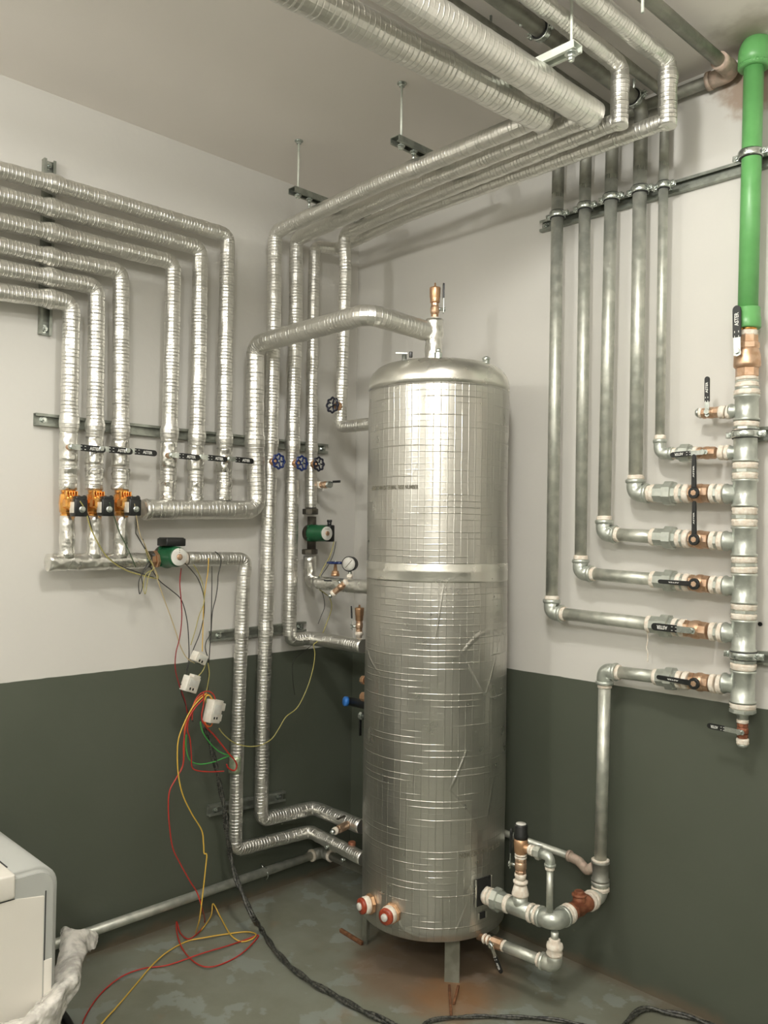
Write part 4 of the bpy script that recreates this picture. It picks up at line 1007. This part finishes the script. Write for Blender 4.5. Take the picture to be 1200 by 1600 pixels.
gate('gate valve with black wheel on the foil pipe hanging beside tank', onp(535, 636, 1, -.325), V((.15, -1, 0)), .028, 'blackwheel', .062)
gate('upright gate valve with blue wheel beside the pressure gauge', V((.235, -.315, zc)), Z, .030, 'bluewheel', .083, st=.028)
# little tap below the hand wheels
q = LW(497, 758, .085)+X*.0
tb_ = thing('ball_valve', 'short pasted tap with stubby black lever on slim corner pipe', 'valve', tuple(q))
dq = X*.98+Z*.0
m = MB(); m.lathe(q, dq, [(0, .012), (.002, .017), (.018, .017), (.02, .012)], 18); m.build('thread_seal', 'seal', tb_, jitter=.001)
m = MB(); m.hexn(q+dq*.02, q+dq*.035, .013, 8); m.lathe(q+dq*.033, dq, [(0, .012), (.01, .015), (.022, .015), (.026, .012)], 18); m.hexn(q+dq*.056, q+dq*.066, .014, 8); m.build('body', 'brass', tb_)
m = MB(); m.lathe(q+dq*.066, dq, [(0, .014), (.012, .015), (.018, .014)], 8, .2, False); m.build('end_nut', 'zinc', tb_)
m = MB(); m.box(q+dq*.11+Y*.01+Z*.012, dq*.024, Z*.005, Y*.003, .0015); m.build('lever', 'black', tb_)

# pressure gauge
gc = V((.345, -.355, 0)); g = onp(547, 881, 1, -.355); gc = V((g.x, -.355, g.z)); ax = V((.45, -.85, 0)).normalized()
tg = thing('pressure_gauge', 'round white-faced pressure gauge on the corner pipe', 'gauge', tuple(gc))
R = .0285
m = MB(); m.lathe(gc-ax*.018, ax, [(0, R*.9), (.002, R), (.028, R), (.030, R*1.06), (.033, R*1.06), (.034, R*.94), (.031, R*.92)], 36); m.build('case', 'black', tg)
m = MB(); m.lathe(gc+ax*.0135, ax, [(0, R*.93), (.002, R*.93), (.002, 0)], 36); dl = m.build('dial', 'plate', tg)
sdg = Z.cross(ax)
m = MB(); nd_ = (Z*.75+sdg*.66).normalized(); m.box(gc+ax*.0160, nd_*R*.72, ax*.0004, ax.cross(nd_)*.0014)
for k in range(21):
    a = math.radians(-135+270*k/20); d = Z*math.cos(a)+sdg*math.sin(a); m.box(gc+ax*.0156+d*R*.80, d*R*.07, ax.cross(d)*.0004, ax*.0003)
m.build('needle', 'ink', dl)
m = MB(); m.cyl(gc-Z*R*.95, gc-Z*(R+.012), .007, 12); m.build('stem', 'zinc', tg)
m = MB(); q = gc-Z*(R+.012); m.lathe(q, -Z, [(0, .008), (.004, .012), (.010, .013), (.014, .010)], 16); m.build('thread_seal', 'seal', tg, jitter=.001)
# siphon link down to the small drain cock
q2 = onp(545, 905, 1, -.37); q3 = onp(532, 919, 1, -.40)
m = MB(); m.sweep([q-Z*.012, q-Z*.03-X*.0, q2, q3], .007, 12, .01, .02); m.build('impulse_pipe', 'seal', tg, jitter=.001)
a = onp(543, 908, 1, -.39); b = onp(516, 931, 1, -.42); d = (b-a).normalized()
tv = thing('ball_valve', 'brass cock slanting down-left in front of the corner pipe', 'valve', tuple(a)); L_ = (b-a).length
m = MB(); m.lathe(a, d, [(0, .010), (.004, .0145), (.012, .0145), (.015, .010)], 16); m.build('thread_seal', 'seal', tv, jitter=.001); m = MB(); m.lathe(a+d*(L_-.024), d, [(0, .010), (.004, .0145), (.012, .014), (.015, .010)], 16); m.build('thread_seal', 'seal', tv, jitter=.001)
m = MB(); m.hexn(a+d*.014, a+d*.026, .013, 8); m.lathe(a+d*.026, d, [(0, .011), (.008, .014), (.02, .013)], 16); m.hexn(a+d*.044, a+d*(L_-.022), .012, 8); m.build('body', 'brass', tv)
m = MB(); m.ball(b, .009, d); m.build('plug', 'zinc', tv)
lever(tv, a+d*.032, (Z*.8-X*.3-Y*.3), (-X*.6-Y*.4+Z*.0), .062, .010, 'A', .022, .55)
# air vent on the lower tank pipe
zq = FZ(560, 1000, LW(452, 1000, .085).z+.03)
q = V((.33, FZ(560, 1005, LW(452, 1000, .085).z).y, LW(452, 1000, .085).z+.028))
q = onp(561, 996, 1, q.y)
tv = thing('air_vent', 'copper automatic air vent with slim lever on pipe left of tank', 'vent', tuple(q))
m = MB(); m.lathe(q-Z*.002, Z, [(0, .012), (.01, .012), (.012, .016), (.02, .017), (.026, .013)], 18); m.build('thread_seal', 'seal', tv, jitter=.001)
m = MB(); m.hexn(q+Z*.022, q+Z*.034, .0135, 8); m.lathe(q+Z*.034, Z, [(0, .012), (.008, .015), (.020, .015), (.028, .012)], 18); m.hexn(q+Z*.055, q+Z*.066, .013, 8); m.build('valve_body', 'brass', tv)
m = MB(); m.lathe(q+Z*.066, Z, [(0, .012), (.003, .0155), (.022, .0165), (.024, .0175), (.050, .0190), (.054, .0185), (.055, .005), (.066, .003)], 20); m.build('float_chamber', 'copper', tv)
lever(tv, q+Z*.045, -rgt, Z-rgt*.05, .082, .013, 'A', .028, .62)
# blue-handled mixing valve on tank side
q = onp(543, 1096, 1, -.37); tm = thing('mixing_valve', 'valve with bright blue round cap just left of tank', 'valve', tuple(q))
m = MB(); m.lathe(q, V((-.3, -.8, .1)), [(0, .019), (.012, .019), (.016, .016), (.016, 0)], 24); m.build('blue_cap', 'bluecap', tm)
ed = V((.60, q.y+.01, q.z)); m = MB(); m.cyl(q+Y*.01+X*.004, ed, .017, 18); m.build('body', 'black', tm)
m = MB(); e = onp(566, 1062, 1, -.37); m.cyl(e, V((.61, e.y, e.z)), .013, 16); m.hexn(e, e+X*.018, .017, 8); m.build('upper_port', 'copper', tm)
m = MB(); e = onp(566, 1088, 1, -.38); m.hexn(e, V((.61, e.y, e.z)), .018, 8); m.build('lower_port', 'copper', tm)
e = onp(563, 1118, 1, -.38); tv = thing('ball_valve', 'small valve with hanging lever, below the blue cap', 'valve', tuple(e))
m = MB(); m.cyl(e, V((.61, e.y, e.z)), .011, 14); m.hexn(e, e+X*.014, .015, 8); m.build('body', 'zinc', tv)
m = MB(); m.box(e-Z*.045, X*.002, Y*.006, Z*.032, .001); m.build('lever', 'black', tv)
# drain tap on the low foil pipe and rusty collar
a = V((e2_.x-.03, e2_.y, e2_.z)); a = FZ(553, 1284, za); b = onp(520, 1300, 2, za)
d = (b-a).normalized()
tv = thing('ball_valve', 'small brass drain tap on the upper of two low foil pipes', 'valve', tuple(a)); L_ = (b-a).length
m = MB(); m.lathe(a, d, [(0, .012), (.005, .017), (.013, .017), (.016, .012), (.02, .016), (.028, .016), (.032, .011)], 16); m.build('thread_seal', 'seal', tv, jitter=.001); m = MB(); m.lathe(a+d*(L_-.022), d, [(0, .011), (.004, .015), (.012, .014)], 16); m.build('thread_seal', 'seal', tv, jitter=.001)
m = MB(); m.hexn(a+d*.03, a+d*.045, .015, 8); m.lathe(a+d*.044, d, [(0, .012), (.01, .016), (L_-.085, .016), (L_-.07, .012)], 16); m.hexn(a+d*(L_-.036), a+d*(L_-.02), .014, 8); m.build('body', 'brass', tv)
m = MB(); m.ball(b, .011, d); m.build('plug', 'zinc', tv)
m = MB(); m.box(a+d*.05+Z*.024+V((.03, 0, 0))*-1, d*.03, Z*.0015, d.cross(Z)*.006, .0008); m.build('lever', 'iron', tv)
e = FZ(550, 1319, zf+.026); t_ = tag(MB().cyl(e-Z*.006, e+Z*.010, .015, 18, bev=.002).build('sensor_pocket', 'rust'), 'rusty sensor pocket cap on the lowest foil pipe', 'fitting')
for (x, y) in ((519, 1321), (544, 1341)):
    e = FZ(x, y, zf); tag(MB().cyl(e-Y*.02+Z*.0, e-Y*.034, .008, 12, bev=.002).build('screw_plug', 'zinc'), 'tiny dark plug on lowest foil pipe, '+('left one' if x < 530 else 'right one, nearest tank'), 'fitting', 'plugs on the lowest foil pipe')

# ------------------------------------------------------------------ floor pipe
fp = [LW(150, 1453, .05), LW(495, 1334, .05)]
fp0 = ext(fp[1], fp[0], .55); zfp = .112
tf = thing('steel_pipe', 'galvanised pipe running low along left wall to the corner', 'pipe', tuple(fp[1]))
m = MB(); m.cyl(fp0, fp[1]-Y*.02, .0175, 20); m.build('pipe', 'galv', tf)
m = MB(); q = fp[1]; m.sweep([q-Y*.02, q+Y*.03, q+Y*.03+X*.05], .023, 18, .028, .02); m.build('elbow', 'galv_dull', tf)
seal(tf, q-Y*.034, q-Y*.02, .025); seal(tf, q+Y*.03+X*.05, q+Y*.03+X*.064, .025)
m = MB(); m.cyl(q+Y*.03+X*.06, V((1.0, q.y+.03, q.z)), .0175, 18); m.build('branch_pipe', 'galv_dull', tf)
c = LW(414, 1366, .05); m = MB(); m.torus(c, Y, .0205, .002, 24, 8); m.cyl(c+Z*.02-X*.01, c+Z*.034-X*.028, .003, 8); m.box(c+Z*.026, X*.010, Y*.003, Z*.002); m.build('wall_clip', 'zinc', tf)

# ------------------------------------------------------------------ white appliance and film
XF = .761; zt_ = LW(62, 1355, XF).z; yc = -1.668
P_tr = V((XF, yc, zt_))
ap = thing('white_appliance', 'white and grey plastic appliance casing at the lower left corner', 'appliance', (XF-.3, yc-.35, 0))
Wd, Dp = .85, .70
rr_ = .055
def rprof(x0, x1, z0, z1, r, n=7):
    return [(x0, z0), (x1, z0), (x1, z1-r)] + [(x1-r+r*math.cos(a), z1-r+r*math.sin(a)) for a in [PI/2*k/n for k in range(1, n)]] + [(x1-r, z1), (x0, z1)]
m = MB(); m.prism(rprof(-Wd, 0, .03, zt_, rr_), V((XF-Dp, yc, 0)), Y, Z, X, Dp, True)
bmesh.ops.recalc_face_normals(m.bm, faces=m.bm.faces[:])
edg = [e for e in m.bm.edges if all(abs(v_.co.x-XF) < 1e-5 for v_ in e.verts)]
bmesh.ops.bevel(m.bm, geom=edg, offset=.014, segments=4, affect='EDGES')
m.build('shell', 'grey', ap)
def F_(px, py): return LW(px, py, XF)
q0 = F_(69, 1397); q1 = F_(0, 1420)
ztp = F_(20, 1406).z
zlow = .03
m = MB(); m.prism([(-Wd+.005, 0), (q0.y-yc, 0), (q0.y-yc, q0.z-zlow-.003), (F_(23, 1405).y-yc, ztp-zlow), (-Wd+.005, ztp-zlow)], V((XF-.004, yc, zlow)), Y, Z, X, .007); 
bmesh.ops.bevel(m.bm, geom=m.bm.edges[:], offset=.0015, segments=2, affect='EDGES'); m.build('front_panel', 'white', ap)
yl = F_(22, 1390).y
m = MB(); m.box(V((XF-.10, (yl-Wd+yc)/2, (ztp+zt_)/2+.004)), X*.110, Y*((yl+Wd-yc)/2), Z*((zt_-ztp)/2-.001), .006, 3); m.build('lid', 'white', ap)
m = MB(); m.box(V((XF-.10, (yl-Wd+yc)/2, ztp)), X*.1015, Y*((yl+Wd-yc)/2+.002), Z*.0018); m.box(V((XF-.35, yl+.001, zt_-.001)), X*.30, Y*.0015, Z*.0025); m.build('seam', 'seam', ap)
y0_ = q0.y+.003; y1_ = F_(83, 1400).y
m = MB(); m.box(V((XF, y0_+.0008, (F_(70, 1392).z+F_(70, 1500).z)/2)), X*.0015, Y*.0012, Z*((F_(70, 1392).z-F_(70, 1500).z)/2)); m.build('panel_gap', 'seam', ap)
m = MB(); zz0, zz1 = F_(70, 1500).z, .05; m.box(V((XF, (y0_+y1_)/2, (zz0+zz1)/2)), X*.003, Y*((y1_-y0_)/2), Z*((zz0-zz1)/2), .001); m.build('corner_block', 'white', ap)
m = MB()
for dy in (-.06, -.7):
    for dx in (-.08, -.6): m.cyl(V((XF+dx, yc+dy, 0)), V((XF+dx, yc+dy, .035)), .02, 14, bev=.003)
m.build('feet', 'black', ap)

# crumpled film beside and round its foot: a sheet through points, displaced
def sheet(rows_, nu=60, nv=80, amp=.011, seedv=V((0, 0, 0))):
    m = MB(); k = len(rows_)-1
    def catm(p, t):
        n = len(p)-1; i = min(int(t*n), n-1); f = t*n-i
        a, b, c, d = p[max(0, i-1)], p[i], p[i+1], p[min(n, i+2)]
        return .5*((2*b)+(c-a)*f+(2*a-5*b+4*c-d)*f*f+(3*b-a-3*c+d)*f**3)
    g = []
    for i in range(nv+1):
        line = []
        for j in range(nu+1):
            l_ = [catm(r_, j/nu) for r_ in rows_]; p = catm(l_, i/nv)
            n_ = noise.noise(p*17+seedv)*amp*1.2+(.5-abs(noise.noise(p*30+seedv)))*amp*1.1+(.5-abs(noise.noise(p*75+seedv)))*amp*.5
            line.append(m.bm.verts.new(p+V((n_, noise.noise(p*15+V((5, 5, 5)))*amp, noise.noise(p*20)*amp*.6))))
        g.append(line)
    for i in range(nv):
        for j in range(nu):
            f = m.bm.faces.new((g[i][j], g[i][j+1], g[i+1][j+1], g[i+1][j])); f.smooth = True
    return m
XS = .66
def G_(px, py, x=XS): return LW(px, py, x)
fr_ = [[G_(93, 1452, .52), G_(104, 1446, .54), G_(122, 1450, .56), G_(135, 1451, .55), G_(152, 1458, .52)],
       [G_(92, 1480, .60), G_(104, 1476, .62), G_(120, 1478, .64), G_(138, 1472, .60), G_(151, 1478, .56)],
       [G_(84, 1515, .66), G_(100, 1505, .69), G_(112, 1508, .72), G_(124, 1500, .70), G_(131, 1492, .66)],
       [G_(66, 1552, .74), G_(84, 1545, .78), G_(98, 1546, .81), G_(112, 1538, .79), G_(124, 1528, .74)],
       [G_(30, 1588, .79), G_(50, 1582, .83), G_(70, 1584, .85), G_(88, 1582, .83), G_(104, 1572, .78)],
       [G_(-30, 1606, .79), G_(10, 1612, .84), G_(40, 1625, .86), G_(62, 1640, .84), G_(84, 1625, .79)],
       [G_(-60, 1680, .80), G_(0, 1690, .86), G_(30, 1700, .88), G_(55, 1700, .86), G_(75, 1690, .80)]]
fo = sheet(fr_).build('plastic_film', 'film'); tag(fo, 'crumpled translucent plastic film bunched at the foot of the appliance', 'film')
sm = fo.modifiers.new('thickness', 'SOLIDIFY'); sm.thickness = .0006

# ------------------------------------------------------------------ wires, boxes, cables
def smooth(pts_, n=7):
    out = []; k = len(pts_)-1
    for i in range(k):
        a, b, c, d = pts_[max(0, i-1)], pts_[i], pts_[i+1], pts_[min(k, i+2)]
        for j in range(n):
            f = j/n; out.append(.5*((2*b)+(c-a)*f+(2*a-5*b+4*c-d)*f*f+(3*b-a-3*c+d)*f**3))
    out.append(pts_[-1]); return out
def wire(label, pix, mat, r=.0018, x=.15, x1=None, floor=None, name='wire', cat='wire'):
    n = len(pix); P = []
    for i, (px, py) in enumerate(pix):
        xx = x + ((x1-x)*i/(n-1) if x1 is not None else 0); P.append(LW(px, py, xx))
    if floor:
        Q = [FZ(px, py, r+.001+(.004*((i*7) % 3))) for i, (px, py) in enumerate(floor)]
        Q = [q if q.x > .03 else LW(px, py, .03) for q, (px, py) in zip(Q, floor)]
        P += Q
    return tag(MB().sweep(smooth(P), r, 8, None, .5).build(name, mat), label, cat)
wire('yellow and olive wire from leftmost gold valve swooping right to left pump', [(125, 783), (133, 797), (142, 826), (155, 852), (170, 873), (195, 890), (222, 899), (245, 904), (246, 898)], 'olive', .0021, .17, .14)
wire('dark wire close beside the olive one from leftmost gold valve', [(127, 785), (138, 806), (146, 834), (160, 861), (182, 881), (212, 893), (240, 902)], 'blackwire', .0016, .165, .13)
wire('green wire from middle gold valve to the header', [(171, 785), (178, 806), (186, 830), (197, 852), (206, 872), (212, 886)], 'darkgreen', .0019, .17, .14)
wire('short dark wire from rightmost gold valve', [(209, 786), (212, 800), (213, 816), (212, 832), (215, 838), (222, 850), (229, 862)], 'blackwire', .0017, .17, .14)
wire('tan wire from rightmost gold valve ending by pump', [(210, 787), (214, 812), (219, 836), (226, 850), (232, 866), (238, 880), (247, 900)], 'tan', .0015, .17, .14)
wire('tangled black wire loop hanging under the pump coupling', [(223, 842), (229, 862), (234, 880), (225, 893), (217, 908), (218, 928), (223, 915), (221, 898), (230, 882), (238, 870)], 'blackwire', .0016, .15)
wire('second tangled dark wire loop under the pump coupling', [(227, 858), (232, 872), (240, 888), (228, 897), (224, 915), (227, 928), (231, 905), (236, 892)], 'olive', .0015, .155)
wire('black wire crossing down right from pump coupling to uppermost white box', [(234, 884), (248, 906), (266, 921), (281, 934), (288, 950), (293, 975), (295, 1005), (295, 1030), (291, 1048)], 'blackwire', .0018, .14)
wire('yellow wire slanting from pump coupling to uppermost white box', [(230, 860), (241, 888), (247, 908), (256, 935), (266, 962), (275, 988), (282, 1010), (292, 1028), (304, 1036)], 'tan', .0018, .145)
wire('dark red wire straight down from the left pump', [(283, 888), (281, 912), (283, 938), (284, 965), (281, 995), (275, 1020), (274, 1045), (280, 1070), (288, 1092), (293, 1115)], 'darkred', .002, .15)
wire('black wire arching right from the pump then down to middle box', [(289, 880), (300, 892), (310, 906), (318, 930), (319, 958), (312, 990), (302, 1015), (294, 1042), (288, 1062)], 'blackwire', .0018, .14)
wire('yellow wire straight down from foil pipe right of pump', [(326, 872), (325, 892), (321, 920), (318, 948), (317, 985), (316, 1018)], 'yellow', .0018, .14)
wire('olive wire beside the yellow one from foil pipe, curving left', [(302, 882), (310, 895), (317, 915), (319, 940), (311, 962), (305, 985), (298, 1008)], 'olive', .0017, .145)
wire('thin black wire straight down right of the yellow one', [(331, 884), (331, 920), (330, 960), (329, 988), (322, 1003), (321, 1015), (325, 1030), (325, 1058), (323, 1082)], 'blackwire', .0017, .14)
wire('black wire looping over the foil pipe, rightmost of hanging wires', [(336, 862), (343, 868), (345, 880), (341, 898), (340, 915), (337, 935), (332, 956), (330, 985), (328, 1010), (326, 1045), (325, 1080)], 'blackwire', .0018, .145)
wire('yellow-green wire from uppermost box down into third box', [(325, 1036), (327, 1052), (325, 1068), (322, 1085), (322, 1098)], 'olive', .0019, .155)
wire('olive wire joining uppermost and middle white boxes', [(321, 1038), (317, 1048), (310, 1056), (302, 1062)], 'olive', .0019, .15)
wire('black wire looping left of the middle white box', [(283, 1068), (283, 1082), (288, 1096), (294, 1112), (302, 1128)], 'blackwire', .0018, .15)
# loops over the third box
for i, (lab, mt, pts_) in enumerate((
    ('red wire arched over the third box, outer loop', 'red', [(300, 1125), (303, 1100), (312, 1085), (325, 1080), (334, 1086), (337, 1098)]),
    ('orange wire arched over the third box, inner loop', 'orange', [(296, 1120), (304, 1098), (316, 1086), (326, 1086), (332, 1097)]),
    ('yellow wire arched over the third box, innermost', 'yellow', [(318, 1098), (322, 1088), (328, 1087), (332, 1094), (333, 1100)]),
    ('red wire dropping behind the third box left side', 'red', [(318, 1082), (318, 1100), (315, 1118), (318, 1130), (326, 1134)]),
    ('orange-red curl under the third white box', 'orange', [(320, 1128), (324, 1135), (330, 1134), (332, 1128)]))):
    wire(lab, pts_, mt, .0024, .155+.003*i)
wire('long yellow wire from white boxes down dark wall and over the floor',
     [(322, 1084), (309, 1096), (298, 1110), (287, 1132), (279, 1155), (277, 1180), (279, 1213), (286, 1243), (300, 1272), (315, 1297), (318, 1318), (319, 1333), (323, 1336), (321, 1358), (317, 1395), (312, 1435)], 'yellow', .0024, .16, .2,
     [(306, 1460), (318, 1449), (330, 1430), (333, 1412), (344, 1432), (360, 1460), (376, 1471), (392, 1468), (400, 1460), (385, 1456), (350, 1460), (320, 1465), (292, 1471), (262, 1487), (238, 1508), (215, 1535), (187, 1568), (160, 1598), (140, 1625)])
wire('long red wire from white boxes down dark wall and over the floor',
     [(318, 1092), (303, 1108), (292, 1130), (287, 1160), (286, 1195), (276, 1215), (265, 1236), (263, 1262), (265, 1292), (270, 1325), (283, 1352), (297, 1377), (308, 1395), (316, 1420)], 'red', .0024, .165, .19,
     [(320, 1440), (312, 1455), (295, 1467), (282, 1458), (276, 1440), (277, 1460), (286, 1484), (305, 1504), (325, 1511), (350, 1505), (380, 1488), (404, 1462), (385, 1468), (355, 1478), (315, 1490), (262, 1508), (225, 1513), (190, 1526), (158, 1552), (135, 1585), (122, 1620)])
wire('red wire hooking right along the wall under the boxes', [(309, 1100), (296, 1122), (293, 1140), (297, 1155), (299, 1180), (300, 1198), (308, 1204), (328, 1206), (350, 1205)], 'red', .0023, .155)
wire('orange wire strand running beside the long red wire', [(314, 1090), (299, 1108), (289, 1135), (288, 1165), (287, 1190), (282, 1204)], 'orange', .0022, .158)
wire('thick red wire slanting from third box to taped foil pipe', [(316, 1126), (324, 1138), (334, 1148), (346, 1163), (358, 1178), (366, 1187), (370, 1196), (366, 1204), (357, 1200), (354, 1194)], 'red', .003, .155, .13)
wire('green wire slanting from third box to taped foil pipe', [(313, 1128), (316, 1142), (325, 1157), (338, 1171), (350, 1178), (362, 1181)], 'green', .0024, .15, .13)
wire('green wire running up to foil pipe from lower left', [(291, 1148), (291, 1170), (297, 1188), (312, 1194), (332, 1191), (348, 1185), (362, 1180)], 'green', .0022, .15, .13)
wire('thin yellow-green cable from corner pump sagging to the white boxes', [(522, 846), (516, 868), (506, 886), (499, 902), (497, 918), (506, 926), (515, 934), (518, 950), (511, 972), (503, 992), (495, 1003), (490, 1008), (492, 1022), (489, 1045), (480, 1075), (465, 1105), (447, 1120), (436, 1138), (424, 1155), (405, 1165), (385, 1166), (365, 1160), (350, 1148), (342, 1138)], 'olive', .0021, .17, .155)
wire('second dark cable loop hanging from the corner pump', [(525, 846), (521, 866), (512, 885), (502, 900), (499, 915), (505, 930), (507, 948), (502, 962), (497, 975)], 'blackwire', .0015, .165)
wire('thin black wire end hanging below the low elbow', [(487, 1008), (475, 1018), (464, 1026), (458, 1034), (457, 1050), (459, 1075), (461, 1086)], 'blackwire', .0014, .12)

def jbox(label, c, hw, hh, rot, dep=.016, extra=()):
    c = V(c); ca, sa = math.cos(rot), math.sin(rot); u = Y*ca+Z*sa; v_ = -Y*sa+Z*ca; u = (u-X*.25).normalized(); n = u.cross(v_).normalized()
    t = thing('junction_box', label, 'box', tuple(c), 'white junction boxes among the wires')
    m = MB(); m.box(c, u*hw, v_*hh, n*dep, .003)
    for (a, b, w1_, h1_) in extra: m.box(c+u*a+v_*b, u*w1_, v_*h1_, n*dep*.8, .002)
    m.build('body', 'boxwhite', t)
    m = MB()
    for k in (-1, 1): m.box(c+n*dep-v_*hh*.55+u*hw*(k*.25-.05), u*.0035, v_*.0045, n*.0006)
    m.box(c-v_*hh+u*hw*.35, u*.004, v_*.0015, n*dep*.5); m.build('openings', 'deadblack', t)
    m = MB(); m.box(c+n*dep*1.02+v_*hh*.2, u*hw*.72, v_*hh*.42, n*.0012, .0008); m.build('cover', 'plate', t)
    return t
jbox('smallest white junction box, uppermost among hanging wires', LW(311, 1028, .15), .030, .018, -.45)
jbox('middle white junction box with notched top, left of the others', LW(297, 1069, .155), .031, .028, -.35, .016, ((.012, .025, .018, .012),))
jbox('lowest white junction box where red wires gather', LW(333, 1111, .16), .027, .042, -.22, .02, ((.030, .018, .016, .014), (.026, -.022, .012, .013)))
# tape on the foil pipe where wires end
q = LW(368, 1195, .085); o = tag(MB().sweep([q+Z*.035, q-Z*.03], .0272, 20, None, .01, None, .002).build('green_tape', simple('greenish_tape', (.33, .40, .27), .4, .6, (.5, .55, .4), 60)), 'strip of greenish tape holding wires on the foil pipe', 'tape')

def cable(label, P, r=.009):
    S_ = smooth(P, 14)
    m = MB()
    acc_ = [0]
    for ph in (0, PI):
        L2 = []; acc = 0
        for i, p in enumerate(S_):
            if i: acc += (p-S_[i-1]).length
            tg_ = (S_[min(i+1, len(S_)-1)]-S_[max(i-1, 0)]).normalized(); u_, v2 = perp(tg_)
            L2.append(p+(u_*math.cos(acc*26+ph)+v2*math.sin(acc*26+ph))*r*.45)
        m.sweep(L2, r*.62, 8, None, .02, lambda p, a: 1+.14*math.sin(a*700))
    return tag(m.build('twisted_cable', 'cable'), label, 'cable')
P = [LW(*q, .13) for q in ((321, 1136), (327, 1158), (333, 1180), (338, 1200), (343, 1225), (348, 1250), (352, 1275), (354, 1300), (358, 1322), (361, 1342))]
f1 = FZ(408, 1452, .012); last = P[-1]
mid = [onp(370, 1375, 0, .20), onp(384, 1408, 0, .27), onp(396, 1434, 0, .32)]
P += mid + [FZ(*q, .012) for q in ((410, 1455), (430, 1485), (455, 1511), (487, 1535), (520, 1553), (560, 1576), (600, 1594), (640, 1612), (700, 1660), (800, 1720), (900, 1740))]
cable('black twisted cable from dark wall down across floor to bottom edge', P, .010)
cable('thin black cable on floor in front of the tank leg', [FZ(*q, .009) for q in ((560, 1700), (620, 1640), (655, 1607), (672, 1595), (705, 1590), (750, 1588), (800, 1589), (850, 1591), (890, 1597), (925, 1608), (960, 1640), (990, 1690))], .0065)
cable('black cable arching at the bottom right of the floor', [FZ(*q, .012) for q in ((960, 1740), (962, 1670), (970, 1618), (980, 1597), (997, 1580), (1015, 1576), (1040, 1581), (1070, 1587), (1100, 1597), (1130, 1612), (1180, 1650), (1230, 1710))], .009)
e = FZ(100, 1590, .03); tag(MB().sweep(smooth([FZ(84, 1572, .03), e, FZ(112, 1612, .02)]), .014, 10, None, .05).build('black_hose', 'black'), 'black hose end poking out under the plastic film', 'hose')
# drip of thread hemp hanging from the lowest long branch
tag(MB().sweep(smooth([rp(1011, 985), rp(1012, 1000), rp(1010, 1012), rp(1012, 1020), rp(1012, 1034)]), .0018, 6).build('hemp_strand', 'seal'), 'pale hemp strand dangling from lowest long branch joint', 'strand')

q = RW(1188, 975, .001); tag(MB().cyl(q, q-Y*.004, .0065, 14, bev=.001).build('wall_hole', 'deadblack'), 'black disc painted as a dark hole in the white wall right of the manifold', 'plug')  # flat black disc stands in for the dark of a small hole
for o in bpy.data.objects:
    if '_o' in o.keys(): del o['_o']
